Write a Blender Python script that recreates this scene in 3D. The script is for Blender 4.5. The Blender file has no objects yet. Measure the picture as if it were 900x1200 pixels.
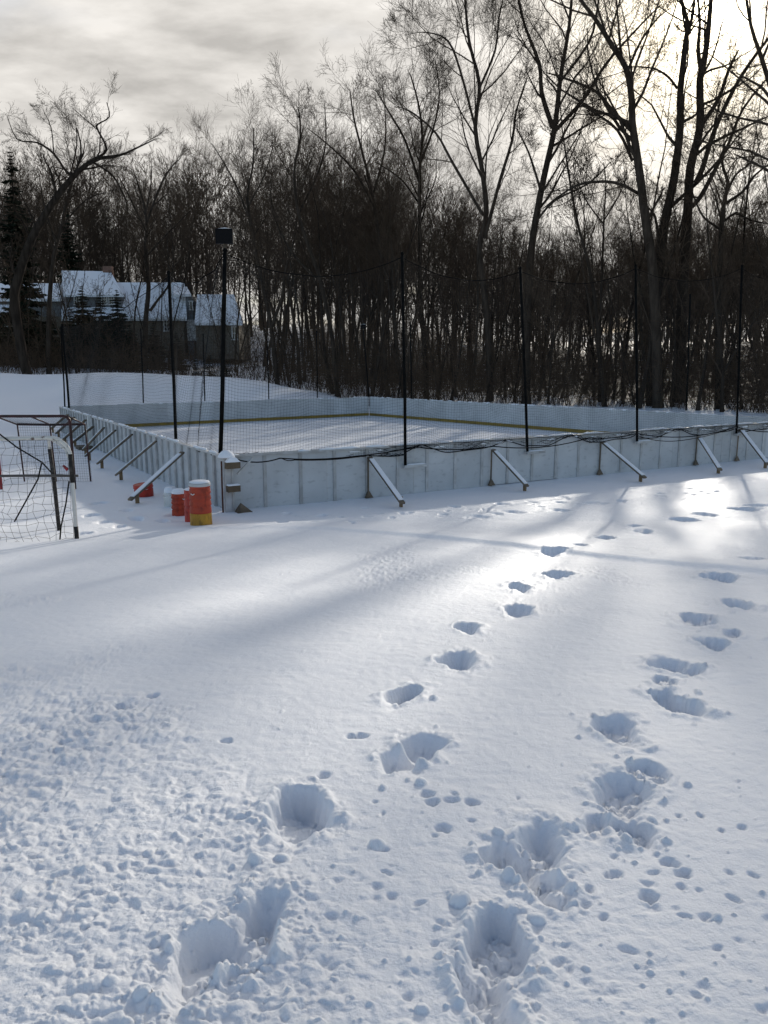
import bpy, math, random
import numpy as np, time
_T0 = time.time()
def lap(w): print('LAP', w, round(time.time() - _T0, 1))
from mathutils import Vector, Matrix

random.seed(7); rng = np.random.default_rng(7)
S = bpy.context.scene
COL = S.collection
R = math.radians

# ------------------------------------------------------------------ camera
F_PX, CAM_H, HORIZON = 901.0, 3.0, 429.0
PITCH = math.atan((600 - HORIZON) / F_PX)
cp, sp = math.cos(PITCH), math.sin(PITCH)
cam_d = bpy.data.cameras.new('camera'); cam = bpy.data.objects.new('camera', cam_d); COL.objects.link(cam)
cam.location = (0, 0, CAM_H); cam.rotation_euler = (R(90) - PITCH, 0, 0)
cam_d.sensor_fit = 'VERTICAL'; cam_d.sensor_height = 36.0; cam_d.sensor_width = 27.0
cam_d.lens = F_PX / 1200 * 36.0
cam_d.clip_start = 0.05; cam_d.clip_end = 3000
S.camera = cam

def ray(u, v):
    dx = (u - 450) / F_PX; dy = (600 - v) / F_PX
    return np.array([dx, cp + dy * sp, -sp + dy * cp])
def at_z(u, v, z):
    d = ray(u, v); t = (z - CAM_H) / d[2]
    return np.array([0, 0, CAM_H]) + t * d
def at_y(u, v, y):
    d = ray(u, v); t = y / d[1]
    return np.array([0, 0, CAM_H]) + t * d

# ------------------------------------------------------------------ sun
SUN_AZ, SUN_EL = R(20.5), R(20.5)          # azimuth from +Y towards +X
SUN = np.array([math.sin(SUN_AZ) * math.cos(SUN_EL), math.cos(SUN_AZ) * math.cos(SUN_EL), math.sin(SUN_EL)])

# ------------------------------------------------------------------ noise
def _h(ix, iy, s):
    n = (ix.astype(np.int64) * 374761393 + iy.astype(np.int64) * 668265263 + s * 1442695041) & 0xffffffff
    n = ((n ^ (n >> 13)) * 1274126177) & 0xffffffff
    n = n ^ (n >> 16)
    return (n & 0xffff) / 65535.0
def vnoise(x, y, s=0):
    ix = np.floor(x); iy = np.floor(y); fx = x - ix; fy = y - iy
    fx = fx * fx * fx * (fx * (fx * 6 - 15) + 10); fy = fy * fy * fy * (fy * (fy * 6 - 15) + 10)
    a = _h(ix, iy, s); b = _h(ix + 1, iy, s); c = _h(ix, iy + 1, s); d = _h(ix + 1, iy + 1, s)
    return (a + (b - a) * fx) * (1 - fy) + (c + (d - c) * fx) * fy
def fbm(x, y, s=0, o=4):
    r = 0; a = 0.5
    for i in range(o):
        r = r + a * vnoise(x * 2 ** i + 17.3 * i, y * 2 ** i - 9.1 * i, s + i); a *= 0.5
    return r
def worley(x, y, s=0):
    ix = np.floor(x); iy = np.floor(y); best = np.full(x.shape, 9.0); cid = np.zeros(x.shape)
    for i in (-1, 0, 1):
        for j in (-1, 0, 1):
            cx = ix + i; cy = iy + j
            px = cx + _h(cx, cy, s); py = cy + _h(cx, cy, s + 5)
            d = np.hypot(x - px, y - py); m = d < best
            cid = np.where(m, _h(cx, cy, s + 9), cid); best = np.minimum(best, d)
    return best, cid
def sstep(a, b, x):
    t = np.clip((x - a) / (b - a), 0, 1); return t * t * (3 - 2 * t)

# ------------------------------------------------------------------ rink corners (board top at 1.2 m)
BH = 1.2
cA = at_z(265, 533, BH)[:2]; cL = at_z(71, 476, BH)[:2]; cF = at_z(432, 465, BH)[:2]
p1 = at_z(880, 495.5, BH)[:2]; p2 = at_z(900, 489, BH)[:2]
def isect(a, b, c, d):
    A = np.array([b - a, -(d - c)]).T
    t = np.linalg.solve(A, c - a); return a + t[0] * (b - a)
cR = isect(cA, p1, cF, p2)
CEN = (cA + cL + cF + cR) / 4
def outn(a, b):
    d = (b - a) / np.linalg.norm(b - a); n = np.array([d[1], -d[0]])
    return n if np.dot(n, (a + b) / 2 - CEN) > 0 else -n
nFL, nFR, nFront, nLeft = outn(cL, cF), outn(cF, cR), outn(cA, cR), outn(cA, cL)

# ------------------------------------------------------------------ terrain
HILL_D = np.array([-50, 0, 4, 10, 22, 40, 60, 85, 120, 180, 400, 900.])
HILL_Z = np.array([0, 0, .35, 1.15, 1.8, 3.4, 6.0, 9.0, 12.0, 15, 18, 18.])
def base_z(x, y):
    x = np.asarray(x, float); y = np.asarray(y, float)
    t = np.clip((14.6 - y) / 14.6, 0, 1.12)
    z = 1.42 * (t + 0.035 * np.exp(-((y - 14.6) / 2.0) ** 2) * 1.0) - 1.42 * .035 * np.exp(-((y - 14.6) / 2.0) ** 2) * (y > 14.6) * 0
    dfl = (x - cF[0]) * nFL[0] + (y - cF[1]) * nFL[1]
    dfr = (x - cF[0]) * nFR[0] + (y - cF[1]) * nFR[1]
    d = np.maximum(dfl, dfr * 0.92)
    dfront = (x - cA[0]) * nFront[0] + (y - cA[1]) * nFront[1]
    hz = np.interp(d, HILL_D, HILL_Z) * sstep(6, -2, dfront)
    right = sstep(-8, 30, x - (y - 45) * 0.15)
    hz = hz * (1 - 0.28 * right)
    # two broad mounds behind the far wall
    m = 1.15 * np.exp(-(((x + 17) / 8.5) ** 2 + ((y - 51) / 4.5) ** 2)) + 0.7 * np.exp(-(((x + 29) / 5) ** 2 + ((y - 52) / 4) ** 2))
    m = m + 0.55 * np.exp(-(((x + 9) / 4.0) ** 2 + ((y - 52.5) / 4) ** 2))
    left = 0.5 * sstep(2, 22, -((x - cA[0]) * -nLeft[0] + (y - cA[1]) * -nLeft[1])) * sstep(16, 34, y)
    roll = 0.05 * (fbm(x / 2.6, y / 2.6, 3, 3) - 0.45) * sstep(20, 10, y) + 0.25 * (fbm(x / 7, y / 7, 4, 3) - .45) * sstep(2, 10, d)
    return z + hz + m * sstep(1, 6, d) + left + roll
def g_z(x, y):
    return float(base_z(np.array([x]), np.array([y]))[0])
def on_ground(u, v):
    p = at_z(u, v, 0.5)
    for _ in range(12):
        p = at_z(u, v, g_z(p[0], p[1]))
    return p

prints = [  # u, v, half width px, half length scale, depth
 (648,648,13,1.,.15),(652,673,14,1.,.15),(606,688,12,1.,.16),(606,715,17,.9,.15),(548,736,13,1.,.17),(540,773,20,1.,.17),
 (478,812,17,1.15,.19),(490,876,24,1.,.18),(462,892,17,.8,.12),(350,950,29,1.15,.22),(304,1082,31,1.05,.19),(246,1122,27,1.1,.18),
 (846,676,15,1.1,.15),(863,708,14,1.,.15),(812,726,20,.8,.11),(831,754,14,1.,.13),(790,780,20,.9,.12),(793,822,19,1.1,.16),
 (725,855,24,.95,.13),(727,930,25,1.2,.14),(738,975,16,.7,.09),(628,988,28,1.05,.14),(603,1012,22,.9,.14),(763,905,15,.8,.07),(700,968,13,.7,.07),(858,742,11,.8,.09),(778,800,12,.7,.07),(640,1040,16,.8,.08),(580,1100,29,.95,.18),(572,1165,25,1.0,.13),
 (680,640,8,.9,.08),(710,630,9,.9,.1),(752,622,11,.9,.11),(742,616,8,.8,.08),(800,609,14,.8,.09),(828,603,12,.8,.08),(876,597,16,.8,.10),(890,593,12,.8,.08),(880,655,12,.6,.06),
 (652,598,12,.7,.05),(600,600,14,.7,.05),(700,590,14,.7,.05),(560,606,12,.7,.05),
 (150,598,7,.8,.09),(115,590,8,.8,.09),(105,604,7,.8,.09),(120,612,9,.8,.08),(160,608,9,.8,.09),(190,611,9,.8,.08),(100,625,8,.8,.08),(140,617,9,.8,.07),(200,604,6,.8,.05)]
rowsp = []
for (u, v, w, l, dp) in prints:
    p = on_ground(u, v); sl = np.linalg.norm(p - np.array([0, 0, CAM_H]))
    rowsp.append((p[0], p[1], w / F_PX * sl, max(.15, min(.27, w / F_PX * sl * 1.55)) * l, dp, random.uniform(-.35, .35)))
for k in range(46):                         # trodden line along the edge of the boards' shade
    u = random.uniform(330, 900); v = np.interp(u, [330, 560, 700, 900], [612, 597, 588, 570]) + random.gauss(0, 4)
    p = on_ground(u, v); rowsp.append((p[0], p[1], random.uniform(.05, .14), random.uniform(.06, .2), random.uniform(.02, .07), random.uniform(-1, 1)))
pits = []
for k in range(46):
    u = random.uniform(640, 960); v = random.uniform(960, 1190) - (900 - u) * .1
    p = on_ground(u, v); pits.append((p[0], p[1], random.uniform(.012, .03), random.uniform(.012, .028), random.uniform(.008, .022), random.uniform(-1, 1)))
for (u, v) in ((412,863),(424,862),(379,908),(507,940),(530,938),(552,940),(500,930),(520,970),(140,826),(180,815),(176,816),(265,868),(720,1025),(760,1050),(800,1022),(785,1010)):
    p = on_ground(u, v); pits.append((p[0], p[1], .035, .028, .05, random.uniform(-1, 1)))
for k in range(36):
    u = random.uniform(380, 640); v = random.uniform(930, 1190)
    p = on_ground(u, v); pits.append((p[0], p[1], random.uniform(.01, .025), random.uniform(.01, .025), random.uniform(.006, .018), random.uniform(-1, 1)))
clods = []
for (u, v, s) in ((540,1058,.035),(627,1078,.03),(718,1025,.025),(168,1165,.03),(440,990,.03),(735,985,.03),(765,962,.022),(330,1005,.03),(300,1010,.03),(130,1150,.02)):
    p = on_ground(u, v); clods.append((p[0], p[1], s))
for (x, y, a, b, dp, rt) in rowsp[:35]:
    for k in range(6):
        an = random.uniform(0, 6.28); rr = random.uniform(1.15, 2.4)
        clods.append((x + math.cos(an) * a * rr + random.gauss(0, .02), y + math.sin(an) * b * rr - .05, abs(random.gauss(.0, .009)) + .006))
for k in range(420):
    u = random.uniform(150, 900); v = random.uniform(650, 1200)
    p = on_ground(u, v); clods.append((p[0], p[1], abs(random.gauss(0, .0045)) + .0035))

ridge_px = [(120,640),(200,622),(290,617),(380,619),(480,627),(600,639),(700,652),(800,662),(900,671),(1000,682)]
ridge_w = np.array([on_ground(u, v)[:2] for u, v in ridge_px]); ridge_w = ridge_w[np.argsort(ridge_w[:, 0])]
lump_px = [(-60,775),(60,788),(170,815),(240,880),(300,940),(345,1000),(430,1040),(520,1100),(560,1190),(580,1290)]
lump_w = np.array([on_ground(u, v)[:2] for u, v in lump_px]); o_ = np.argsort(lump_w[:, 1]); lump_w = lump_w[o_]

def detail(X, Y, Z):
    near = Y < 24
    x = X[near]; y = Y[near]; z = np.zeros(x.shape)
    # ridge, steep on the camera's side
    ry = np.interp(x, ridge_w[:, 0], ridge_w[:, 1]) + .08 * (fbm(x * 1.3, x * 0, 31, 3) - .45); dd = y - ry
    amp = np.interp(x, [-5, -3, -1, 1, 9, 14], [0, .02, .032, .05, .06, .05])
    z += amp * np.where(dd < 0, np.exp(-(dd / .16) ** 2), np.exp(-(dd / 1.1) ** 2))
    # light wind texture
    z += .013 * (fbm(x * 2.2 + y * .8, y * 3.0, 11, 4) - .45) + .006 * (fbm(x * 5 + y * 2, y * 9 - x, 14, 3) - .45)
    z += .0035 * (vnoise(x * 22, y * 22, 12) - .5) * sstep(9, 5, y) + .0022 * (vnoise(x * 55, y * 55, 13) - .5) * sstep(6, 3, y)
    # crusted lumpy field
    xb = np.interp(y, lump_w[:, 1], lump_w[:, 0])
    edge = xb - x + 1.3 * (fbm(x * 1.6, y * 1.6, 21, 3) - .45)
    mk = sstep(-.22, .45, edge) * sstep(lump_w[-1, 1] + 1.2, lump_w[-1, 1] - .6, y)
    soft = np.maximum(mk, .3 * sstep(-1.6, .1, edge) * sstep(4.3, 3.0, y))
    w1, c1 = worley(x * 16 + .9 * vnoise(x * 30, y * 30, 41), y * 16 + .9 * vnoise(x * 30, y * 30, 42), 43)
    w2, c2 = worley(x * 34 + .9 * vnoise(x * 60, y * 60, 44), y * 34 + .9 * vnoise(x * 60, y * 60, 45), 46)
    l1 = np.sqrt(np.clip(1 - (w1 / .62) ** 2, 0, 1)) * sstep(.30, .75, c1)
    l2 = np.sqrt(np.clip(1 - (w2 / .60) ** 2, 0, 1)) * sstep(.35, .8, c2)
    ab = np.abs(vnoise(x * 7, y * 7, 51) - .5) * 2
    ab2 = np.abs(vnoise(x * 15 + 3, y * 15, 52) - .5) * 2
    lz = .013 * l1 + .007 * l2 - .012 * (1 - ab) ** 3 - .009 * (1 - ab2) ** 2 + .040 * (fbm(x * 6.5, y * 6.5, 53, 5) - .47) + .006 * (vnoise(x * 38, y * 38, 54) - .5)
    z += soft * lz * (.5 + .7 * vnoise(x * 1.7, y * 1.7, 55))
    # crystalline scatter patches further out
    sc = sstep(.56, .72, fbm(x * .8 + 3, y * .55, 61, 3)) * sstep(4, 6, y) * sstep(13, 10, y)
    z += sc * .014 * (l2 * .8 + (vnoise(x * 17, y * 11, 62) - .5))
    def sel(cx, cy, r):                       # rows come sorted by y
        i0, i1 = np.searchsorted(y, cy - r), np.searchsorted(y, cy + r)
        return i0 + np.nonzero(np.abs(x[i0:i1] - cx) < r)[0]
    # clods
    for (cx, cy, s) in clods:
        m = sel(cx, cy, s * 1.7)
        if len(m):
            xx = x[m] - cx; yy = y[m] - cy
            q = np.hypot(xx, yy) / s * (1 + .5 * (vnoise(x[m] / s * .9, y[m] / s * .9, 71) - .5))
            z[m] += s * .95 * np.sqrt(np.clip(1 - q * q, 0, 1))
    # small pits
    for (cx, cy, a, b, dp, rt) in pits:
        m = sel(cx, cy, .12)
        if len(m):
            xx = x[m] - cx; yy = y[m] - cy; c, s_ = math.cos(rt), math.sin(rt)
            q = np.hypot((xx * c + yy * s_) / a, (-xx * s_ + yy * c) / b)
            q = q + .9 * (fbm(x[m] * 38, y[m] * 38, 77, 3) - .45); z[m] += -dp * sstep(1.35, .15, q)
    l3 = np.sqrt(np.clip(1 - (w1 / .7) ** 2, 0, 1)) * c1
    # deep boot holes
    for i, (cx, cy, a, b, dp, rt) in enumerate(rowsp):
        m = sel(cx, cy, b * 3.4)
        if not len(m): continue
        xx = x[m] - cx; yy = y[m] - cy; c, s_ = math.cos(rt), math.sin(rt)
        px = xx * c + yy * s_; py = -xx * s_ + yy * c
        wob = .42 * (fbm(x[m] * 7, y[m] * 7, 80 + i, 4) - .47) * 2 + .14 * (vnoise(x[m] * 30, y[m] * 30, 84) - .5)
        px = px - .25 * a * np.sin(py / b * 1.4 + i)                      # no two boots go in alike
        wd_ = a * (1 + .22 * np.sin(py / b * 2.2 + i * 1.7))
        q = (np.abs(px / wd_) ** 2.1 + np.abs(py / b) ** 2.1) ** (1 / 2.1) + wob * sstep(.25, .8, np.hypot(px / a, py / b))
        lip = .62 + .16 * math.sin(i * 2.3) - .22 * np.clip(-py / b, 0, 1.2)   # the heel side is dragged into a ramp
        hole = sstep(1.12, np.clip(lip, .2, .85), q)
        # the drag mark left by the lifting boot
        drag = np.exp(-(px / (a * .55)) ** 2) * sstep(-b * 2.3, -b * .9, py) * sstep(-b * .2, -b * .8, py)
        z[m] -= drag * dp * (.10 + .22 * fbm(x[m] * 8, y[m] * 8, 88 + i, 3))
        heel = .78 + .42 * (vnoise(px / a * 1.3 + i, py / b * 1.6, 90) - .3) + .10 * np.clip(py / b, -1, 1)
        floor = (.74 if dp > .17 else .85) * dp * heel
        z[m] = z[m] * (1 - hole) - floor * hole + hole * (.030 * (fbm(x[m] * 16, y[m] * 16, 95, 3) - .47) + .014 * l2[m] + (.045 * l3[m] if 12 <= i <= 29 else .012 * l3[m]))
        rim = np.exp(-((q - 1.35) / .33) ** 2) * sstep(.9, 1.1, q)
        z[m] += rim * (.008 + .045 * (fbm(x[m] * 11, y[m] * 11, 97, 4) - .42) + .004 * l1[m] + .006 * l2[m]) * min(1, dp / .13)
    Z[near] += z
    return Z

# ------------------------------------------------------------------ mesh building
def new_mesh(name, verts, faces4=None, faces3=None, smooth=True):
    me = bpy.data.meshes.new(name)
    v = np.asarray(verts, np.float32).reshape(-1, 3)
    f4 = np.zeros((0, 4), np.int32) if faces4 is None or len(faces4) == 0 else np.asarray(faces4, np.int32)
    f3 = np.zeros((0, 3), np.int32) if faces3 is None or len(faces3) == 0 else np.asarray(faces3, np.int32)
    n4, n3 = len(f4), len(f3)
    me.vertices.add(len(v)); me.vertices.foreach_set('co', v.ravel())
    me.loops.add(n4 * 4 + n3 * 3); me.loops.foreach_set('vertex_index', np.concatenate([f4.ravel(), f3.ravel()]))
    me.polygons.add(n4 + n3)
    me.polygons.foreach_set('loop_start', np.concatenate([np.arange(n4) * 4, n4 * 4 + np.arange(n3) * 3]).astype(np.int32))
    me.polygons.foreach_set('use_smooth', np.full(n4 + n3, smooth))
    me.update(calc_edges=True); me.validate()
    return me

class MB:
    """collects boxes, tubes, lathes and sheets and links them as one mesh object"""
    def __init__(s): s.v = []; s.f4 = []; s.f3 = []; s.n = 0
    def raw(s, v, f4=None, f3=None):
        v = np.asarray(v, float).reshape(-1, 3)
        if f4 is not None and len(f4): s.f4.append(np.asarray(f4) + s.n)
        if f3 is not None and len(f3): s.f3.append(np.asarray(f3) + s.n)
        s.v.append(v); s.n += len(v)
    def hexa(s, p):   # 8 points: bottom ring 0-3, top ring 4-7
        s.raw(p, [(3, 2, 1, 0), (4, 5, 6, 7), (0, 1, 5, 4), (1, 2, 6, 5), (2, 3, 7, 6), (3, 0, 4, 7)])
    def box(s, c, d, rz=0, M=None):
        x, y, z = (k / 2 for k in d)
        p = np.array([(-x, -y, -z), (x, -y, -z), (x, y, -z), (-x, y, -z), (-x, -y, z), (x, -y, z), (x, y, z), (-x, y, z)], float)
        if M is not None: p = p @ np.array(M).T
        if rz:
            c_, s_ = math.cos(rz), math.sin(rz); p = p @ np.array([[c_, s_, 0], [-s_, c_, 0], [0, 0, 1]])
        s.hexa(p + np.array(c))
    def beam(s, a, b, w, h, up=(0, 0, 1)):
        a = np.array(a, float); b = np.array(b, float); t = (b - a) / np.linalg.norm(b - a)
        u = np.array(up, float); sd = np.cross(t, u); sd /= np.linalg.norm(sd); u = np.cross(sd, t)
        p = []
        for q in (-1, 1):
            for e in (a, b):
                pass
        A = [a - sd * w / 2, a + sd * w / 2]; B = [b - sd * w / 2, b + sd * w / 2]; hu = u * h / 2
        s.hexa([A[0] - hu, A[1] - hu, B[1] - hu, B[0] - hu, A[0] + hu, A[1] + hu, B[1] + hu, B[0] + hu])
    def tube(s, pts, r, n=6, cap=True):
        p = np.array(pts, float); k = len(p); r = np.broadcast_to(np.asarray(r, float), (k,))
        t = np.gradient(p, axis=0); t /= np.linalg.norm(t, axis=1)[:, None] + 1e-9
        e = np.array([0, 0, 1.]) if abs(t[0][2]) < .7 else np.array([0, 1., 0])
        a = np.zeros_like(t)
        for q in range(k):                      # carry the frame along the bends
            e = e - t[q] * (e @ t[q]); e = e / (np.linalg.norm(e) + 1e-9); a[q] = e
        b = np.cross(a, t)
        th = np.arange(n) / n * 2 * math.pi
        v = p[:, None] + r[:, None, None] * (np.cos(th)[None, :, None] * a[:, None] + np.sin(th)[None, :, None] * b[:, None])
        i, j = np.meshgrid(np.arange(k - 1), np.arange(n), indexing='ij'); j2 = (j + 1) % n
        f = np.stack([i * n + j, (i + 1) * n + j, (i + 1) * n + j2, i * n + j2], -1).reshape(-1, 4)
        v = v.reshape(-1, 3); f3 = []
        if cap:
            v = np.vstack([v, p[0], p[-1]])
            for q in range(n):
                f3 += [(k * n, q, (q + 1) % n), (k * n + 1, (k - 1) * n + (q + 1) % n, (k - 1) * n + q)]
        s.raw(v, f, f3)
    def lathe(s, prof, c=(0, 0, 0), n=28, tilt=None):
        pr = np.array(prof, float); k = len(pr); th = np.arange(n) / n * 2 * math.pi
        v = np.stack([pr[:, None, 0] * np.cos(th), pr[:, None, 0] * np.sin(th), np.repeat(pr[:, 1:2], n, 1)], -1).reshape(-1, 3)
        i, j = np.meshgrid(np.arange(k - 1), np.arange(n), indexing='ij'); j2 = (j + 1) % n
        f = np.stack([i * n + j, i * n + j2, (i + 1) * n + j2, (i + 1) * n + j], -1).reshape(-1, 4)
        if tilt is not None: v = v @ np.array(tilt).T
        s.raw(v + np.array(c), f)
    def tubes(s, P, Rr, n):
        """batch of polylines of equal length: P (m,k,3), Rr (m,k)"""
        P = np.asarray(P, float); Rr = np.asarray(Rr, float); m, k, _ = P.shape
        t = P[:, -1] - P[:, 0]; t /= np.linalg.norm(t, axis=1)[:, None] + 1e-9
        ref = np.where(np.abs(t[:, 2:3]) > .8, np.array([[1., .13, 0]]), np.array([[0, 0, 1.]]))
        a = np.cross(t, ref); a /= np.linalg.norm(a, axis=1)[:, None] + 1e-9; b = np.cross(a, t)
        th = np.arange(n) / n * 2 * math.pi
        ring = np.cos(th)[None, :, None] * a[:, None] + np.sin(th)[None, :, None] * b[:, None]
        v = P[:, :, None] + Rr[:, :, None, None] * ring[:, None]
        q, i, j = np.meshgrid(np.arange(m), np.arange(k - 1), np.arange(n), indexing='ij'); j2 = (j + 1) % n; o = q * k * n
        f = np.stack([o + i * n + j, o + i * n + j2, o + (i + 1) * n + j2, o + (i + 1) * n + j], -1).reshape(-1, 4)
        s.raw(v.reshape(-1, 3), f)
    def build(s, name, mat, parent=None, smooth=False, loc=None):
        me = new_mesh(name, np.concatenate(s.v), np.concatenate(s.f4) if s.f4 else None, np.concatenate(s.f3) if s.f3 else None, smooth)
        me.materials.append(mat)
        o = bpy.data.objects.new(name, me); COL.objects.link(o)
        if parent is not None: o.parent = parent
        if loc is not None: o.location = loc
        return o

def tag(o, label=None, cat=None, group=None, kind=None):
    if label: o['label'] = label
    if cat: o['category'] = cat
    if group: o['group'] = group
    if kind: o['kind'] = kind
    return o
def thing(name, label, cat, loc=(0, 0, 0), rz=0, group=None):
    o = bpy.data.objects.new(name, None); COL.objects.link(o); o.location = loc; o.rotation_euler = (0, 0, rz)
    o.empty_display_size = .2
    return tag(o, label, cat, group)
def dup(root, loc, rz=0, scale=1., label=None, group=None):
    c = root.copy(); COL.objects.link(c); c.location = loc; c.rotation_euler = rz if hasattr(rz, '__len__') else (0, 0, rz)
    c.scale = (scale,) * 3 if not hasattr(scale, '__len__') else scale
    if label: c['label'] = label
    if group: c['group'] = group
    for ch in list(root.children):
        k = ch.copy(); COL.objects.link(k); k.parent = c
        for g in list(ch.children):
            q = g.copy(); COL.objects.link(q); q.parent = k
    return c

# ------------------------------------------------------------------ materials
def material(name, base, rough=.7, base2=None, scale=8., detail=4, spec=.3, bump=0., bump_scale=30., metallic=0, lo=.35, hi=.65, stretch=(1, 1, 1)):
    m = bpy.data.materials.new(name); m.use_nodes = True; nt = m.node_tree; b = nt.nodes['Principled BSDF']
    b.inputs['Roughness'].default_value = rough; b.inputs['Specular IOR Level'].default_value = spec; b.inputs['Metallic'].default_value = metallic
    tc = nt.nodes.new('ShaderNodeTexCoord'); mp = nt.nodes.new('ShaderNodeMapping'); mp.inputs['Scale'].default_value = stretch
    nt.links.new(tc.outputs['Object'], mp.inputs['Vector'])
    if base2 is None: b.inputs['Base Color'].default_value = (*base, 1)
    else:
        n = nt.nodes.new('ShaderNodeTexNoise'); n.inputs['Scale'].default_value = scale; n.inputs['Detail'].default_value = detail
        nt.links.new(mp.outputs['Vector'], n.inputs['Vector'])
        r = nt.nodes.new('ShaderNodeValToRGB'); r.color_ramp.elements[0].position = lo; r.color_ramp.elements[1].position = hi
        r.color_ramp.elements[0].color = (*base, 1); r.color_ramp.elements[1].color = (*base2, 1)
        nt.links.new(n.outputs['Fac'], r.inputs['Fac']); nt.links.new(r.outputs['Color'], b.inputs['Base Color'])
    if bump:
        n2 = nt.nodes.new('ShaderNodeTexNoise'); n2.inputs['Scale'].default_value = bump_scale; n2.inputs['Detail'].default_value = 6
        nt.links.new(mp.outputs['Vector'], n2.inputs['Vector'])
        bp = nt.nodes.new('ShaderNodeBump'); bp.inputs['Strength'].default_value = 1; bp.inputs['Distance'].default_value = bump
        nt.links.new(n2.outputs['Fac'], bp.inputs['Height']); nt.links.new(bp.outputs['Normal'], b.inputs['Normal'])
    return m

def snow_ground_mat():
    m = bpy.data.materials.new('snow_and_litter'); m.use_nodes = True; nt = m.node_tree; b = nt.nodes['Principled BSDF']
    b.inputs['Roughness'].default_value = .55; b.inputs['Specular IOR Level'].default_value = .25
    tc = nt.nodes.new('ShaderNodeTexCoord'); L = nt.links
    n1 = nt.nodes.new('ShaderNodeTexNoise'); n1.inputs['Scale'].default_value = 95; n1.inputs['Detail'].default_value = 5; n1.inputs['Roughness'].default_value = .65
    n2 = nt.nodes.new('ShaderNodeTexNoise'); n2.inputs['Scale'].default_value = 14; n2.inputs['Detail'].default_value = 5
    for n in (n1, n2): L.new(tc.outputs['Object'], n.inputs['Vector'])
    b1 = nt.nodes.new('ShaderNodeBump'); b1.inputs['Distance'].default_value = .0045; b1.inputs['Strength'].default_value = .9
    b2 = nt.nodes.new('ShaderNodeBump'); b2.inputs['Distance'].default_value = .010; b2.inputs['Strength'].default_value = .8
    L.new(n1.outputs['Fac'], b1.inputs['Height']); L.new(n2.outputs['Fac'], b2.inputs['Height']); L.new(b2.outputs['Normal'], b1.inputs['Normal'])
    L.new(b1.outputs['Normal'], b.inputs['Normal'])
    # leaf litter shows through the snow under the woods (vertex attribute says where the woods stand)
    at = nt.nodes.new('ShaderNodeAttribute'); at.attribute_name = 'woods'
    n3 = nt.nodes.new('ShaderNodeTexNoise'); n3.inputs['Scale'].default_value = .55; n3.inputs['Detail'].default_value = 7; n3.inputs['Roughness'].default_value = .68
    L.new(tc.outputs['Object'], n3.inputs['Vector'])
    mu = nt.nodes.new('ShaderNodeMath'); mu.operation = 'MULTIPLY_ADD'; L.new(at.outputs['Fac'], mu.inputs[0]); mu.inputs[1].default_value = .52; mu.inputs[2].default_value = -.46
    ad = nt.nodes.new('ShaderNodeMath'); ad.operation = 'ADD'; L.new(mu.outputs[0], ad.inputs[0]); L.new(n3.outputs['Fac'], ad.inputs[1])
    rp = nt.nodes.new('ShaderNodeValToRGB'); rp.color_ramp.elements[0].position = .44; rp.color_ramp.elements[1].position = .52
    rp.color_ramp.elements[0].color = (.86, .88, .92, 1); rp.color_ramp.elements[1].color = (.055, .042, .03, 1)
    L.new(ad.outputs[0], rp.inputs['Fac']); L.new(rp.outputs['Color'], b.inputs['Base Color'])
    return m

def vary(m, lo, hi):
    nt = m.node_tree; b = nt.nodes['Principled BSDF']; l = b.inputs['Base Color'].links[0]; src = l.from_socket
    oi = nt.nodes.new('ShaderNodeObjectInfo'); mr = nt.nodes.new('ShaderNodeMapRange'); mr.inputs['To Min'].default_value = lo; mr.inputs['To Max'].default_value = hi
    nt.links.new(oi.outputs['Random'], mr.inputs['Value']); vm = nt.nodes.new('ShaderNodeVectorMath'); vm.operation = 'SCALE'
    nt.links.new(src, vm.inputs[0]); nt.links.new(mr.outputs[0], vm.inputs['Scale']); nt.links.new(vm.outputs[0], b.inputs['Base Color'])
def scuff(m, scale, stretch, dark, lo=.60, hi=.70):
    nt = m.node_tree; b = nt.nodes['Principled BSDF']; src = b.inputs['Base Color'].links[0].from_socket
    tc = nt.nodes.new('ShaderNodeTexCoord'); mp = nt.nodes.new('ShaderNodeMapping'); mp.inputs['Scale'].default_value = stretch; nt.links.new(tc.outputs['Object'], mp.inputs[0])
    n = nt.nodes.new('ShaderNodeTexNoise'); n.inputs['Scale'].default_value = scale; n.inputs['Detail'].default_value = 6; nt.links.new(mp.outputs[0], n.inputs['Vector'])
    mr = nt.nodes.new('ShaderNodeMapRange'); mr.inputs['From Min'].default_value = lo; mr.inputs['From Max'].default_value = hi; mr.inputs['To Min'].default_value = 1; mr.inputs['To Max'].default_value = dark
    nt.links.new(n.outputs['Fac'], mr.inputs['Value']); vm = nt.nodes.new('ShaderNodeVectorMath'); vm.operation = 'SCALE'
    nt.links.new(src, vm.inputs[0]); nt.links.new(mr.outputs[0], vm.inputs['Scale']); nt.links.new(vm.outputs[0], b.inputs['Base Color'])
M = {}
M['ground'] = snow_ground_mat()
M['snow'] = material('snow', (.86, .88, .92), .6, bump=.01, bump_scale=25, spec=.2)
M['ice_snow'] = material('rink_snow', (.84, .86, .9), .5, (.70, .74, .80), scale=.6, detail=6, bump=.012, bump_scale=3.2, stretch=(1, 4.5, 1))
M['board'] = material('white_board', (.50, .51, .52), .5, (.60, .61, .62), scale=1.2, spec=.35, bump=.002, bump_scale=6)
M['stud'] = material('white_stud', (.56, .56, .56), .6, (.42, .41, .40), scale=5, spec=.25, bump=.002)
M['board_grey'] = material('weathered_board', (.42, .42, .41), .6, (.56, .56, .55), scale=4, spec=.25)
M['yellow_kick'] = material('yellow_kickplate', (.30, .20, .035), .6, (.22, .15, .04), scale=3)
M['lumber'] = material('grey_lumber', (.10, .08, .06), .8, (.20, .155, .11), scale=6, bump=.004, bump_scale=14, stretch=(1, 1, .3))
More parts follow.
